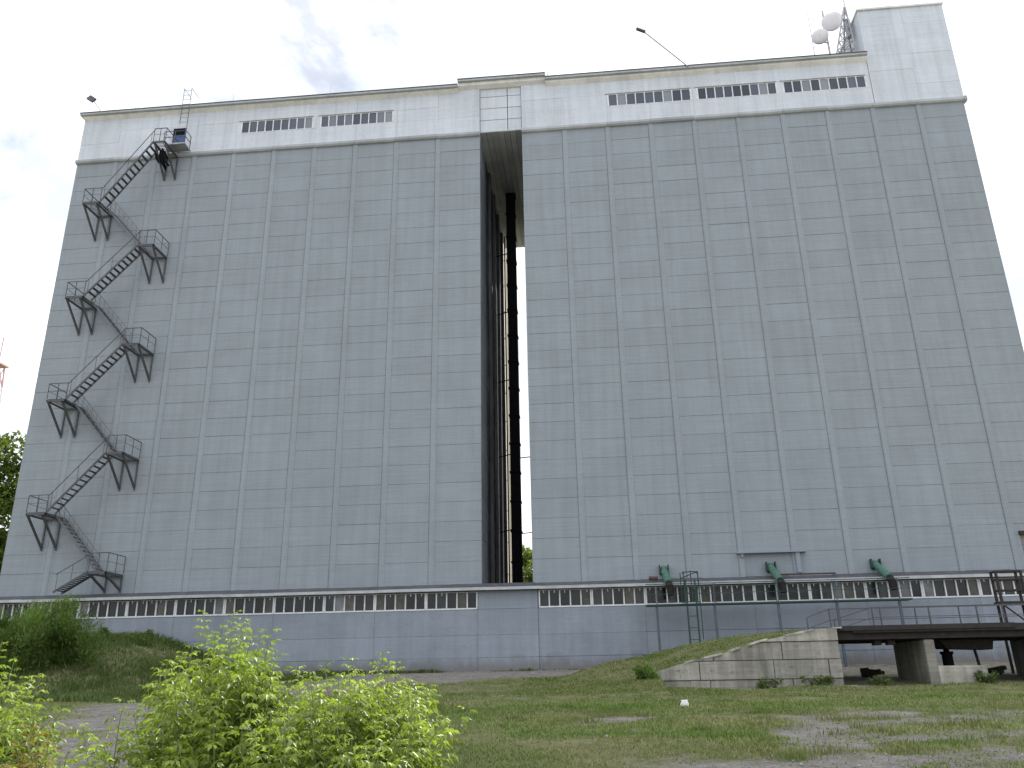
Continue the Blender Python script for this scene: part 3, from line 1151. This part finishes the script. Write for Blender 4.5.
# ------------------------------------------------------------------ loading ramp: retaining wall, deck, piers, rails
RW = thing('retaining_wall', 'stepped concrete block retaining wall holding the grassy ramp', 'retaining wall', (42.5, -12.2, 1.0))
def wt(x): return float(np.interp(x, [38.6, 38.9, 40.3, 41.55, 43.25, 44.92, 45.6, 46.5], [1.62, 1.80, 2.17, 2.42, 2.92, 3.22, 3.34, 3.36]))
m = MB()
zc = [.6, 1.42, 2.16, 2.86, 3.6]
cuts_r = [[38.6, 41.0, 44.3, 46.3], [38.6, 40.6, 43.6, 45.8, 46.3], [38.6, 41.2, 44.0, 46.3], [38.6, 46.3]]
for r_ in range(4):
    for x0, x1 in zip(cuts_r[r_][:-1], cuts_r[r_][1:]):
        n = max(1, int((x1 - x0) / .35))
        m.tint = random.uniform(.8, 1.2) if r_ else random.uniform(.8, .95)
        yo = -12.5 + random.uniform(-.05, .05)
        g_ = .018
        for k in range(n):
            a_, b_ = x0 + (x1 - x0) * k / n, x0 + (x1 - x0) * (k + 1) / n
            if k == 0: a_ += g_
            if k == n - 1: b_ -= g_
            ta, tb = min(zc[r_ + 1] - g_, wt(a_)), min(zc[r_ + 1] - g_, wt(b_))
            zb = zc[r_] + g_
            if max(ta, tb) <= zb + .02: continue
            ta, tb = max(ta, zb + .01), max(tb, zb + .01)
            jj = lambda: random.uniform(-.012, .012) * (2.2 if a_ < 41 else 1)
            ta, tb = ta + (jj() if ta < zc[r_ + 1] - .1 else 0), tb + (jj() if tb < zc[r_ + 1] - .1 else 0)
            vs = [(a_, yo + jj(), zb), (b_, yo + jj(), zb), (b_, -12.02, zb), (a_, -12.02, zb), (a_, yo + jj(), ta), (b_, yo + jj(), tb), (b_, -12.02, tb), (a_, -12.02, ta)]
            m.add(vs, [(0, 3, 2, 1), (4, 5, 6, 7), (0, 1, 5, 4), (1, 2, 6, 5), (2, 3, 7, 6), (3, 0, 4, 7)])
m.tint = .6
for k in range(23):
    a_, b_ = 38.65 + k * .322, 38.65 + (k + 1) * .322
    ta, tb = wt(a_) - .04, wt(b_) - .04
    m.add([(a_, -12.4, .6), (b_, -12.4, .6), (b_, -12.05, .6), (a_, -12.05, .6), (a_, -12.4, ta), (b_, -12.4, tb), (b_, -12.05, tb), (a_, -12.05, ta)],
          [(0, 3, 2, 1), (4, 5, 6, 7), (0, 1, 5, 4), (1, 2, 6, 5), (2, 3, 7, 6), (3, 0, 4, 7)])
m.build('block_face', CONC, RW)
m = MB(); m.box(45.9, 46.28, -12.0, -2.0, .6, 3.2); m.build('end_wall', CONC_DK, RW)
m = MB()
for k in range(20):
    a_, b_ = 38.9 + k * .38, 38.9 + (k + 1) * .38
    if random.random() < .55:
        z_ = wt((a_ + b_) / 2)
        m.tint = random.uniform(.8, 1.3)
        m.add([(a_, -12.56, wt(a_) - .02), (b_, -12.56, wt(b_) - .02), (b_, -11.9, wt(b_) - .01), (a_, -11.9, wt(a_) - .01),
               (a_, -12.53, wt(a_) + .05), (b_, -12.53, wt(b_) + .05), (b_, -11.9, wt(b_) + .06), (a_, -11.9, wt(a_) + .06)],
              [(0, 3, 2, 1), (4, 5, 6, 7), (0, 1, 5, 4), (1, 2, 6, 5), (2, 3, 7, 6), (3, 0, 4, 7)])
m.build('coping', CONC, RW)

DK = thing('loading_deck', 'dark weathered loading deck on concrete piers running out from the ramp', 'loading deck', (52, -10, 1.2))
m = MB()
for k in range(36):
    x = 46.5 + k * .42
    m.tint = random.uniform(.7, 1.3)
    m.box(x - .2, x + .205, -12.1, -6.8, 3.24, 3.33)
m.build('deck_boards', WOOD, DK)
m = MB()
for y in (-12.05, -10.3, -8.6, -6.95):
    m.box(46.29, 61.5, y, y + .18, 2.9, 3.24)
m.build('beam', WOOD, DK)
m = MB(); m.box(47.0, 61.5, -12.28, -12.12, 3.16, 3.42); m.box(46.35, 53.4, -12.34, -12.28, 3.25, 3.44)
m.build('kerb_timber', WOOD, DK)
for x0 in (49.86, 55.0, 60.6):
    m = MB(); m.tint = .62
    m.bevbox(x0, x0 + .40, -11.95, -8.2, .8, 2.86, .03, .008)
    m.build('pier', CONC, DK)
for x in (48.0, 48.55):
    m = MB(); m.box(x, x + .28, -11.6, -11.2, 2.68, 2.86); m.build('hanger', RUST, DK)
m = MB(); m.add([(51.0, -10.6, 2.86), (53.2, -10.6, 2.86), (53.2, -9.2, 2.86), (51.0, -9.2, 2.86), (51.3, -10.5, 2.52), (53.15, -10.5, 2.45), (53.15, -9.3, 2.45), (51.3, -9.3, 2.52)],
                [(0, 1, 2, 3), (7, 6, 5, 4), (0, 4, 5, 1), (1, 5, 6, 2), (2, 6, 7, 3), (3, 7, 4, 0)])
m.build('drive_housing', RUST, DK)
m = MB(); x = at(946, 650, -9.6).x
m.tube([(x, -9.6, 1.2), (x, -9.6, 2.4)], .22, 12); m.tube([(x, -9.6, 2.4), (x, -9.6, 2.86)], .12, 10); m.tube([(x, -9.6, 2.3), (x, -9.6, 2.42)], .27, 12)
m.build('jack_cylinder', BLACK, DK)
m = MB(); m.bar((x - .55, -9.8, 1.2), (x - .75, -9.8, 2.86), .06); m.build('stay_rod', RUST, DK)
x = at(978, 655, -9.4).x
m = MB(); m.bar((x + .05, -9.4, 1.2), (x - .15, -9.4, 2.86), .09); m.build('prop', RUST, DK)


def railing(label, pxs, Y, zt, low):
    xs_ = [at(p, 612, Y).x for p in pxs]
    t = thing('deck_railing', label, 'railing', (xs_[0], Y, 3.3), 'steel railings of the loading deck')
    for i, x in enumerate(xs_):
        m = MB(); zb = gz(x, Y) - .1 if x < 46.3 else 3.3
        m.bar((x, Y, zb), (x, Y, zt if i else low), .05); m.build('post', STEEL, t)
    m = MB()
    m.bar((xs_[0], Y, low), (xs_[1], Y, zt), .045); m.bar((xs_[1], Y, zt), (xs_[-1], Y, zt), .045)
    m.bar((xs_[0], Y, low - .45), (xs_[1], Y, zt - .45), .03); m.bar((xs_[1], Y, zt - .45), (xs_[-1], Y, zt - .45), .03)
    m.build('rail', STEEL, t)


railing('thin steel railing along the front edge of the loading deck', [806, 829, 880, 929, 977, 1030], -11.6, 4.17, 3.85)
railing('thin steel railing along the rear edge of the loading deck beside the wall', [833, 872, 915, 959, 1003, 1047], -6.9, 4.52, 4.0)

LT = thing('ladder_cage', 'tall dark steel ladder tower with platform at the far end of the deck', 'ladder tower', (56, -6.4, 2))
m = MB()
p0, p1 = at(994, 571, -6.5), at(1019, 571, -6.5)
for x in (p0.x, p1.x):
    for y in (-6.6, -6.1):
        m.bar((x + .1, y, gz(x, y) - .1), (x, y, 6.1), .10)
m.build('leg', RUST, LT)
m = MB()
m.box(p0.x - .1, p1.x + .6, -6.7, -6.0, 4.55, 4.68)
m.build('platform', RUST, LT)
m = MB()
for z in (5.2, 5.7, 6.08):
    m.bar((p0.x, -6.6, z), (p1.x, -6.6, z), .07); m.bar((p0.x, -6.1, z), (p1.x, -6.1, z), .07)
    m.bar((p0.x, -6.6, z), (p0.x, -6.1, z), .07); m.bar((p1.x, -6.6, z), (p1.x, -6.1, z), .07)
m.bar((p0.x + .1, -6.6, 4.5), (p1.x + .3, -6.6, 3.3), .06)
m.build('guard_rail', RUST, LT)

a_, b_ = at(938, 683, -11.8), at(990, 683, -11.8)
m = MB(); m.tint = 1.35; m.bevbox(a_.x, b_.x, -11.9, -11.3, 1.0, 1.82, .05, .015)
tag(m.build('concrete_block', CONC, origin=(a_.x, -9, 1)), 'pale stained concrete block lying on the ground behind the deck pier', 'concrete block')
for (pa, pb, Y, h_, lb) in ((862, 880, -7.0, .4, 'dark rusty scrap heap under the deck left of the pier'), (988, 1000, -6.9, .3, 'low dark scrap heap under the deck beside the concrete block')):
    m = MB()
    x0, x1 = at(pa, 675, Y).x, at(pb, 675, Y).x
    g0 = gz((x0 + x1) / 2, Y)
    for k in range(9):
        xx = random.uniform(x0, x1 - .4)
        q = V((xx, Y + random.uniform(-.4, .4), g0 + random.uniform(.02, h_ * .7)))
        e = q + V((random.uniform(.3, .8), random.uniform(-.3, .3), random.uniform(-.1, h_ * .4)))
        m.bar(q, e, random.uniform(.15, .4), random.uniform(.1, .35))
    tag(m.build('scrap_heap', RUST, origin=(x0, Y, g0)), lb, 'scrap heap', 'scrap under the deck')

# white bag in the grass
p_ = V((38.6, -25.4, 0)); p_.z = gz(p_.x, p_.y)
m = MB()
rings = []
n = 10
for i, (rr, zz) in enumerate(((.06, 0), (.11, .04), (.11, .10), (.07, .15), (.08, .17), (.02, .17))):
    for k in range(n):
        t_ = 2 * math.pi * k / n
        q = rr * random.uniform(.7, 1.25)
        rings.append(p_ + V((q * math.cos(t_), q * math.sin(t_), zz * random.uniform(.85, 1.15))))
fs = [(i * n + k, i * n + (k + 1) % n, (i + 1) * n + (k + 1) % n, (i + 1) * n + k) for i in range(5) for k in range(n)]
m.add(rings, fs)
tag(m.build('plastic_bag', BAGM, origin=p_), 'crumpled white plastic bag lying in the grass before the block wall', 'bag')

# ------------------------------------------------------------------ far mast on the left
FM = thing('radio_mast', 'distant red and white lattice mast at the left picture edge', 'radio mast', (-75, 90, 2))
p_ = at(-1, 366, 90)
cx, zt = p_.x - .2, p_.z
mr, mw = MB(), MB()
for k in range(14):
    z0, z1 = 2 + (zt - 2) * k / 14, 2 + (zt - 2) * (k + 1) / 14
    h0, h1 = 3.2 - 2.4 * k / 14, 3.2 - 2.4 * (k + 1) / 14
    mm = mr if k % 2 else mw
    cs = [(-1, -1), (1, -1), (1, 1), (-1, 1)]
    for i, (sx, sy_) in enumerate(cs):
        tx, ty = cs[(i + 1) % 4]
        mm.bar((cx + sx * h0, 90 + sy_ * h0, z0), (cx + sx * h1, 90 + sy_ * h1, z1), .22)
        mm.bar((cx + sx * h0, 90 + sy_ * h0, z0), (cx + tx * h1, 90 + ty * h1, z1), .12)
        mm.bar((cx + tx * h0, 90 + ty * h0, z0), (cx + sx * h1, 90 + sy_ * h1, z1), .12)
mr.build('red_section', MASTR, FM); mw.build('white_section', MASTW, FM)
m = MB(); m.box(cx - 1.3, cx + 1.3, 88.7, 91.3, zt, zt + .3); m.tube([(cx, 90, zt), (cx, 90, zt + 6)], .1, 6)
m.build('top_platform', MASTR, FM)

# ------------------------------------------------------------------ vegetation
LEAF_FG = leafmat('young_maple_leaf', (.20, .28, .055), (.31, .39, .10), .5, rough=.36)
LEAF_RED = leafmat('reddish_leaf', (.25, .13, .05), (.20, .20, .05), .45)
LEAF_DK = leafmat('willow_leaf', (.13, .205, .055), (.19, .28, .09), .42, 1.5)
LEAF_TREE = leafmat('tree_leaf', (.12, .18, .045), (.20, .27, .075), .45, .6)
GRASSM = leafmat('grass_blade', (.145, .235, .05), (.32, .31, .165), .3, .38, .7)
WEEDM = leafmat('weed_leaf', (.11, .175, .05), (.17, .215, .085), .38, 1.2)


def maple_shrub(name, label, shoots, seed, mat=LEAF_FG, group=None, leaf=.125, spread=1.0, nod=.07, extra=2.4):
    """shoots: list of (base xyz, tip xyz); every shoot carries opposite compound leaves in tiers"""
    r = np.random.default_rng(seed)
    bx = np.mean([s_[0] for s_ in shoots], 0)
    t = thing(name, label, 'shrub', tuple(bx), group)
    st = MB()
    P_, D_, U_, L_, W_, T_ = [], [], [], [], [], []
    todo = [(np.array(a_, float), np.array(b_, float), 0) for a_, b_ in shoots]
    while todo:
        a_, b_, lev = todo.pop()
        ln = np.linalg.norm(b_ - a_)
        bend = r.normal(0, .035, 3) * ln
        n = 7
        pts = [a_ + (b_ - a_) * s_ + bend * math.sin(math.pi * s_) for s_ in np.linspace(0, 1, n)]
        st.tube([tuple(p) for p in pts], [(.009 if lev == 0 else .004) * (1 - .8 * i / (n - 1)) + .001 for i in range(n)], 5)
        nn = max(3, int(ln / nod))
        ph = r.uniform(0, math.pi)
        for k in range(nn):
            s_ = .16 + .84 * (k + .5) / nn if lev == 0 else .1 + .9 * (k + .5) / nn
            c_ = a_ + (b_ - a_) * s_ + bend * math.sin(math.pi * s_)
            axis = unit(b_ - a_)
            ph += math.pi / 2 + r.normal(0, .2)
            grow = 1.0 - .5 * max(0, (s_ - .8) / .2)
            if lev == 0 and s_ < .4 and r.random() < .45: continue
            for side in (0, math.pi):
                an = ph + side + r.normal(0, .25)
                o_ = np.array([math.cos(an), math.sin(an), 0])
                tilt = .45 + .5 * (s_ > .9)
                d = unit(o_ + np.array([0, 0, tilt * r.uniform(.3, 1.2)]) + axis * .25)
                pl = leaf * grow * r.uniform(.75, 1.25)
                rach = [c_ + d * pl * q - np.array([0, 0, 1]) * pl * .35 * q * q for q in (.45, .72, 1.0)]
                dirs_ = d - np.array([0, 0, .5])
                sidev = unit(np.cross(d, [0, 0, 1.0]))
                tn = r.uniform(.6, 1.25) * (1.18 if s_ > .75 else 1.0)
                for q, (pos, sg) in enumerate(((rach[0], 1), (rach[0], -1), (rach[1], 1), (rach[1], -1), (rach[2], 0))):
                    dd = unit(dirs_) * (.55 if sg else 1.0) + sidev * sg * .9 + np.array([0, 0, -.35]) + r.normal(0, .18, 3)
                    P_.append(pos); D_.append(dd); U_.append(np.array([0, 0, 1.0]) + r.normal(0, .35, 3))
                    q_ = pl * r.uniform(.40, .64)
                    L_.append(q_); W_.append(q_ * r.uniform(.34, .5)); T_.append(tn * r.uniform(.85, 1.12))
            if lev == 0 and k > nn * .1 and k < nn * .55 and r.random() < .24 * extra:
                an = r.uniform(0, 2 * math.pi)
                sl = ln * r.uniform(.18, .36) * spread
                todo.append((c_, c_ + np.array([math.cos(an) * sl * .75, math.sin(an) * sl * .75, sl * .75]), 1))
    co, fc = leaflets(np.array(P_), np.array(D_), np.array(U_), np.array(L_), np.array(W_))
    soup('foliage', mat, co, fc, np.repeat(np.array(T_), 4), t)
    st.build('stem', STEM, t)
    return t


def fan(seed, base, tips, jb=.10):
    r = random.Random(seed)
    out = []
    for (px, py, Y) in tips:
        p_ = at(px, py, Y)
        bx = base[0] + (p_.x - base[0]) * .74 + r.uniform(-jb, jb)
        by = base[1] + (p_.y - base[1]) * .7 + r.uniform(-jb, jb)
        out.append(((bx, by, gz(bx, by) - .05), tuple(p_)))
    return out


R_ = random.Random(3)
def J(px, py, Y): return (px + R_.uniform(-4, 4), py + 4 + R_.uniform(-3, 5), Y + R_.uniform(-.35, .35))
tipsB = [J(t_[0], t_[1] - 9, t_[2]) for t_ in ((205, 614, -42), (233, 614, -42.2), (248, 618, -41.7), (272, 628, -42), (180, 655, -42), (170, 665, -42.3), (148, 686, -41.8), (128, 700, -42.1), (135, 720, -42.6), (215, 650, -42.5),
         (240, 650, -41.5), (262, 655, -42.4), (195, 680, -41.5), (225, 690, -42.7), (255, 690, -42.8), (280, 680, -41.6), (165, 700, -42.6), (190, 710, -42.8), (150, 735, -42.4), (210, 725, -43.0), (240, 730, -43.1),
         (270, 715, -42.8), (285, 700, -42.2), (220, 628, -41.8), (228, 640, -42.3), (258, 632, -42.1), (266, 645, -41.8), (212, 634, -42.4), (243, 632, -42.4), (280, 655, -42.3), (192, 652, -42.3), (158, 672, -42.1), (175, 745, -43.0), (230, 670, -42.0), (200, 665, -41.8), (250, 735, -42.9))]
maple_shrub('maple_shrub', 'tall sunlit green maple shrub with bright upright tips, tallest in the foreground', fan(1, (33.35, -42.1), tipsB), 21, group='foreground maple shrubs')
tipsC = [J(t_[0], t_[1] - 4, t_[2]) for t_ in ((385, 652, -42), (347, 655, -42.1), (325, 662, -41.9), (308, 668, -42.3), (295, 664, -42), (368, 668, -42.3), (400, 664, -41.8), (410, 682, -42.2), (426, 683, -42), (418, 700, -42.4),
         (340, 680, -41.6), (360, 690, -42.6), (395, 690, -42.5), (415, 705, -42.7), (412, 725, -42.5), (310, 690, -42.6), (330, 705, -42.8), (375, 715, -42.9), (400, 735, -42.9), (345, 735, -43.0), (315, 730, -43.0),
         (418, 745, -42.3), (408, 750, -42.8), (380, 745, -43.1), (378, 660, -42.2), (392, 668, -42.3), (355, 668, -42.2), (335, 668, -42.1), (316, 672, -42.1), (302, 676, -42.3), (410, 680, -42.1), (418, 692, -42.1), (350, 665, -41.5), (410, 675, -41.5), (290, 700, -42.7))]
maple_shrub('maple_shrub', 'broad rounded sunlit green maple shrub in front of the dirt path and grass edge', fan(2, (34.6, -42.1), tipsC), 22, group='foreground maple shrubs')
tipsA = [J(*t_) for t_ in ((4, 635, -42.2), (-14, 640, -42), (16, 655, -42.4), (30, 672, -42.1), (45, 668, -42.3), (52, 690, -42.2), (10, 690, -42.6), (-20, 670, -42.5), (35, 705, -42.5), (5, 715, -42.8), (-25, 705, -42.4), (20, 735, -42.9), (45, 745, -42.8), (-5, 745, -43), (-40, 680, -42.2), (15, 680, -41.7))]
maple_shrub('maple_shrub', 'sunlit green maple shrub cut off by the left picture edge', fan(4, (31.45, -42.2), tipsA), 23, group='foreground maple shrubs')
tipsD = [J(*t_) for t_ in ((30, 716, -43.0), (42, 728, -43.1), (50, 732, -43.2), (18, 735, -43.1))]
maple_shrub('red_sapling', 'small sapling with orange red young leaves in front of the left shrub', fan(5, (32.3, -43.1), tipsD), 24, LEAF_RED, extra=1, leaf=.11)
tipsE = [J(*t_) for t_ in ((84, 722, -42.9), (98, 738, -43.0), (70, 745, -43.1), (110, 752, -43.0), (90, 757, -43.2))]
maple_shrub('maple_sapling', 'thin sparse green sapling between the left shrub and the tall shrub', fan(6, (32.9, -43.0), tipsE), 25, group=None, leaf=.14, extra=1)


def leafy(name, label, cat, center, radii, n, L, W, mat, seed, clumps, trunk=None, parts=('foliage', 'stem'), narrow=.5, group=None, up=.3, fill=.35):
    """crown of leaf-sized faces set in clumps through an uneven volume"""
    r = np.random.default_rng(seed)
    bz = gz(center[0], center[1])
    t = thing(name, label, cat, (center[0], center[1], bz), group)
    cs = unit(r.normal(0, 1, (clumps, 3))) * (r.uniform(0, 1, (clumps, 1)) ** .45)
    cc = np.array(center) + cs * np.array(radii)
    cr = r.uniform(.16, .36, clumps) * np.mean(radii)
    k = r.integers(0, clumps, n)
    off = unit(r.normal(0, 1, (n, 3))) * (r.uniform(0, 1, (n, 1)) ** fill) * cr[k][:, None]
    pos = cc[k] + off
    keep = pos[:, 2] > height(pos[:, 0], pos[:, 1]) + .05
    pos, k, off = pos[keep], k[keep], off[keep]
    n = len(pos)
    d = unit(off) * .8 + r.normal(0, .5, (n, 3)) + np.array([0, 0, up])
    u = r.normal(0, .5, (n, 3)) + np.array([0, 0, 1])
    co, fc = leaflets(pos, d, u, L * r.uniform(.6, 1.3, n), W * r.uniform(.6, 1.3, n))
    tn = r.uniform(.75, 1.25, clumps)[k] * r.uniform(.8, 1.2, n)
    soup(parts[0], mat, co, fc, np.repeat(tn, 4), t)
    m = MB()
    b0 = V((center[0], center[1], bz - .1))
    for i in range(min(clumps, 22)):
        e = V(cc[i])
        if trunk:
            f0 = b0.lerp(V((center[0], center[1], center[2] - radii[2] * .3)), r.uniform(.75, 1.0))
            m.tube([f0, f0.lerp(e, .5) + V((0, 0, -.2)), e], [trunk * .35, trunk * .2, trunk * .05], 5)
        else:
            b1 = b0 + V((r.uniform(-.5, .5) * radii[0] * .5, r.uniform(-.5, .5) * radii[1] * .5, 0))
            m.tube([b1, b1.lerp(e, .5) + V((0, 0, .2)), e], [.035, .025, .008], 5)
    if trunk:
        m.tube([b0, b0.lerp(V(center), .5), V((center[0], center[1], center[2] + radii[2] * .5))], [trunk, trunk * .75, trunk * .2], 8)
    m.build(parts[1], BARK, t)
    return t


c_ = at(38, 652, -12.0)
leafy('willow_bush', 'large dark green feathery bush on the weedy mound by the annex', 'bush', (c_.x, -12.0, 3.4), (2.5, 1.8, 2.1), 30000, .24, .045, LEAF_DK, 31, 95, fill=.5, up=1.1)
c_ = at(-12, 640, -12.5)
leafy('willow_bush', 'dark green feathery bush half outside the left picture edge', 'bush', (c_.x, -12.3, 3.1), (1.9, 1.6, 2.2), 13000, .26, .045, LEAF_DK, 32, 36, fill=.5, up=.9)
c_ = at(640, 683, -13.2)
leafy('dark_weed_clump', 'dark green weed clump at the low end of the block wall', 'weed', (c_.x, -13.2, 1.55), (.95, .6, .34), 1900, .20, .05, LEAF_DK, 33, 12)
for px, py, lb in ((765, 692, 'leafy weed clump at the foot of the middle of the block wall'), (815, 690, 'small weed clump near the tall end of the block wall'), (880, 680, 'weed clump in the shade under the deck'), (984, 688, 'weed clump in front of the pale concrete block')):
    c_ = at(px, py, -13.0 if px < 850 else -12.2)
    leafy('weed_clump', lb, 'weed', (c_.x, c_.y, gz(c_.x, c_.y) + .18), (.75, .35, .16), 420, .14, .05, WEEDM, 40 + px, 9, group='weeds by the ramp')

# tall weeds on the mound
for px, top, Y, lb in ((137, 634, -5.0, 'tall bare weed stalk with small leaves, left of two on the mound'), (150, 630, -4.6, 'tall bare weed stalk with small leaves, right of two on the mound'), (104, 628, -6.0, 'bushy weed beside the feathery bush on the mound')):
    p_ = at(px, top, Y)
    z0 = gz(p_.x, Y)
    t = thing('tall_weed', lb, 'weed', (p_.x, Y, z0), 'tall weeds on the mound')
    m = MB(); m.tube([(p_.x, Y, z0 - .05), (p_.x, Y, p_.z)], [.03, .01], 5); m.build('stalk', STEM, t)
    n = 160 if px > 120 else 420
    zz = rng.uniform(.15, 1, n) * (p_.z - z0) + z0
    an = rng.uniform(0, 6.28, n)
    wdt = (1.0 if px > 120 else 2.2) * (1.05 - (zz - z0) / (p_.z - z0 + .01)) * .35
    rad = rng.uniform(0.1, 1, n) * wdt
    pos = np.stack([p_.x + np.cos(an) * rad, Y + np.sin(an) * rad, zz], -1)
    co, fc = leaflets(pos, np.stack([np.cos(an), np.sin(an), rng.uniform(-.3, .9, n)], -1), np.tile([0, 0, 1.0], (n, 1)) + rng.normal(0, .4, (n, 3)), rng.uniform(.12, .26, n), rng.uniform(.05, .09, n))
    soup('leaves', LEAF_DK, co, fc, np.repeat(rng.uniform(.7, 1.2, n), 4), t)

# trees beyond the building
c_ = at(-14, 505, 6)
leafy('poplar_tree', 'tall leafy tree standing beyond the left end of the elevator', 'tree', (c_.x - .3, 6, c_.z - 3.2), (4.4, 3.6, 7.8), 20000, .42, .3, LEAF_TREE, 51, 60, trunk=.32, parts=('crown', 'trunk'), up=.1)
c_ = at(528, 566, 60)
leafy('birch_tree', 'distant green tree glimpsed through the bottom of the gap', 'tree', (c_.x, 60, c_.z - 3.5), (3.6, 3.2, 6.0), 7000, .5, .35, LEAF_TREE, 52, 34, trunk=.3, parts=('crown', 'trunk'), up=.1)

# grass blades over the turf
def grass(n, seed, hmin, hmax, region, name, label, weed=False):
    r = np.random.default_rng(seed)
    if region[2] < -20:                                  # wide field: thinner with distance
        d0, d1 = region[2] + 49, region[3] + 49
        dd = 1 / (1 / d0 + (1 / d1 - 1 / d0) * r.uniform(0, 1, n) ** .8)
        Y = dd - 49
        X = 36.3 + dd * r.uniform(-.72, .66, n)
    else:
        X = r.uniform(region[0], region[1], n)
        Y = r.uniform(region[2], region[3], n)
    d = dirt(X, Y)
    clump = np.clip(.5 + .75 * fbm(X, Y, .45, 4), 0, 1)
    lush = np.exp(-((Y + 31.5 - 1.5 * np.sin(X * .25)) / 2.6) ** 2) + .8 * np.exp(-((Y + 24.5 - 1.2 * np.sin(X * .4 + 1)) / 2.0) ** 2)
    keep = (r.uniform(0, 1, n) > np.clip((d + fbm(X + 40, Y, .9, 5) * .6) * 1.15, 0, .93)) & (r.uniform(0, 1, n) < .35 + .65 * clump + .4 * lush)
    keep &= ~((X > 38.4) & (X < 46.7) & (Y > -12.7) & (Y < -11.85))
    keep &= ~((X > 46) & (Y > -11.8)) & (Y < -1.0)
    X, Y, clump, lush, d = X[keep], Y[keep], clump[keep], np.clip(lush[keep], 0, 1), d[keep]
    n = len(X)
    Z = height(X, Y) - .01
    h = r.uniform(hmin, hmax, n) * (.5 + .5 * clump + .35 * lush) * (1 - .55 * np.clip(d, 0, 1))
    an = r.uniform(0, 2 * math.pi, n)
    lean = r.uniform(.2, 1.3, n) * h
    wd = r.uniform(.006, .012, n) * (1.0 + (Y + 39) * .045 if not weed else 2.0)
    sx, sy = np.cos(an) * wd, np.sin(an) * wd
    lx, ly = -np.sin(an) * lean, np.cos(an) * lean
    b0 = np.stack([X - sx, Y - sy, Z], -1); b1 = np.stack([X + sx, Y + sy, Z], -1)
    m0 = np.stack([X - sx * .7 + lx * .35, Y - sy * .7 + ly * .35, Z + h * .6], -1); m1 = np.stack([X + sx * .7 + lx * .35, Y + sy * .7 + ly * .35, Z + h * .6], -1)
    tp_ = np.stack([X + lx, Y + ly, Z + h], -1)
    co = np.stack([b0, b1, m0, m1, tp_], 1).reshape(-1, 3)
    tr = np.array([[0, 1, 3], [0, 3, 2], [2, 3, 4]])
    fc = (np.arange(n)[:, None, None] * 5 + tr[None]).reshape(-1, 3)
    tn = r.uniform(.7, 1.25, n) * (.9 + .15 * lush)
    o = soup(name, WEEDM if weed else GRASSM, co, fc, np.repeat(tn, 3))
    tag(o, label, 'grass', None, 'stuff')


grass(330000, 61, .035, .10, (26, 62, -38.6, -1.3), 'grass', 'short patchy green and straw grass over the open ground')
grass(60000, 62, .04, .13, (33, 46.2, -18, -1), 'ramp_grass', 'short grass growing over the earth ramp')
grass(90000, 63, .12, .42, (4, 22, -17, -1.0), 'mound_weeds', 'dark weedy grass covering the left mound', True)
grass(16000, 64, .08, .34, (20, 47, -1.5, -1.0), 'wall_weeds', 'thin weeds along the foot of the annex wall', True)


def tufts(n, seed):
    r = np.random.default_rng(seed)
    dd = 1 / (1 / 10.6 + (1 / 36.5 - 1 / 10.6) * r.uniform(0, 1, n) ** .75)
    tx, ty = 36.3 + dd * r.uniform(-.3, .64, n), dd - 49
    ok = (r.uniform(0, 1, n) > dirt(tx, ty) * .8) & (fbm(tx, ty, .35, 3) > -.15) & ~((tx > 46) & (ty > -12.2)) & ~((tx > 38.3) & (ty > -12.9))
    tx, ty = tx[ok], ty[ok]
    per = 46
    k = np.repeat(np.arange(len(tx)), per)
    sz = r.uniform(.5, 1.3, len(tx))[k]
    n = len(k)
    X, Y = tx[k] + r.normal(0, .13, n) * sz, ty[k] + r.normal(0, .10, n) * sz
    Z = height(X, Y) - .01
    an = r.uniform(0, 6.283, n)
    d = np.stack([np.cos(an) * r.uniform(.1, .9, n), np.sin(an) * r.uniform(.1, .9, n), np.ones(n)], -1)
    co, fc = leaflets(np.stack([X, Y, Z], -1), d, np.stack([np.cos(an), np.sin(an), np.full(n, -.2)], -1), r.uniform(.05, .15, n) * sz, r.uniform(.010, .02, n) * sz, fold=.1, droop=.3)
    tn = r.uniform(.6, .95, len(tx))[k] * r.uniform(.8, 1.2, n)
    o = soup('grass_tufts', GRASSM, co, fc, np.repeat(tn, 4))
    tag(o, 'taller tufts scattered through the short grass', 'grass', None, 'stuff')


tufts(900, 71)
# loose stones on the bare earth
r = np.random.default_rng(77)
co, fc, tn = [], [], []
nst = 1500
dd = 1 / (1 / 10.6 + (1 / 40 - 1 / 10.6) * r.uniform(0, 1, nst) ** .8)
sx_, sy_ = 36.3 + dd * r.uniform(-.7, .64, nst), dd - 49
oct_ = np.array([[1, 0, 0], [0, 1, 0], [-1, 0, 0], [0, -1, 0], [0, 0, .7], [0, 0, -.5]], float)
of = np.array([[0, 1, 4], [1, 2, 4], [2, 3, 4], [3, 0, 4], [1, 0, 5], [2, 1, 5], [3, 2, 5], [0, 3, 5]])
dv = dirt(sx_, sy_)
for i in range(nst):
    if r.random() > dv[i] * .9 + .06 or (sx_[i] > 38.3 and sy_[i] > -12.9): continue
    q = r.uniform(.012, .04) * (1.6 if r.random() < .06 else 1)
    p_ = oct_ * q * r.uniform(.6, 1.3, (6, 3)) + np.array([sx_[i], sy_[i], gz(sx_[i], sy_[i]) + .005])
    fc.append(of + 6 * len(co)); co.append(p_); tn.append(np.full(8, r.uniform(.5, 1.3)))
o = soup('gravel', simple('stone_grey', (.34, .32, .30), .9, var=.3, tint=True), np.concatenate(co), np.concatenate(fc), np.concatenate(tn))
tag(o, 'small loose stones lying over the bare earth tracks', 'gravel', None, 'stuff')
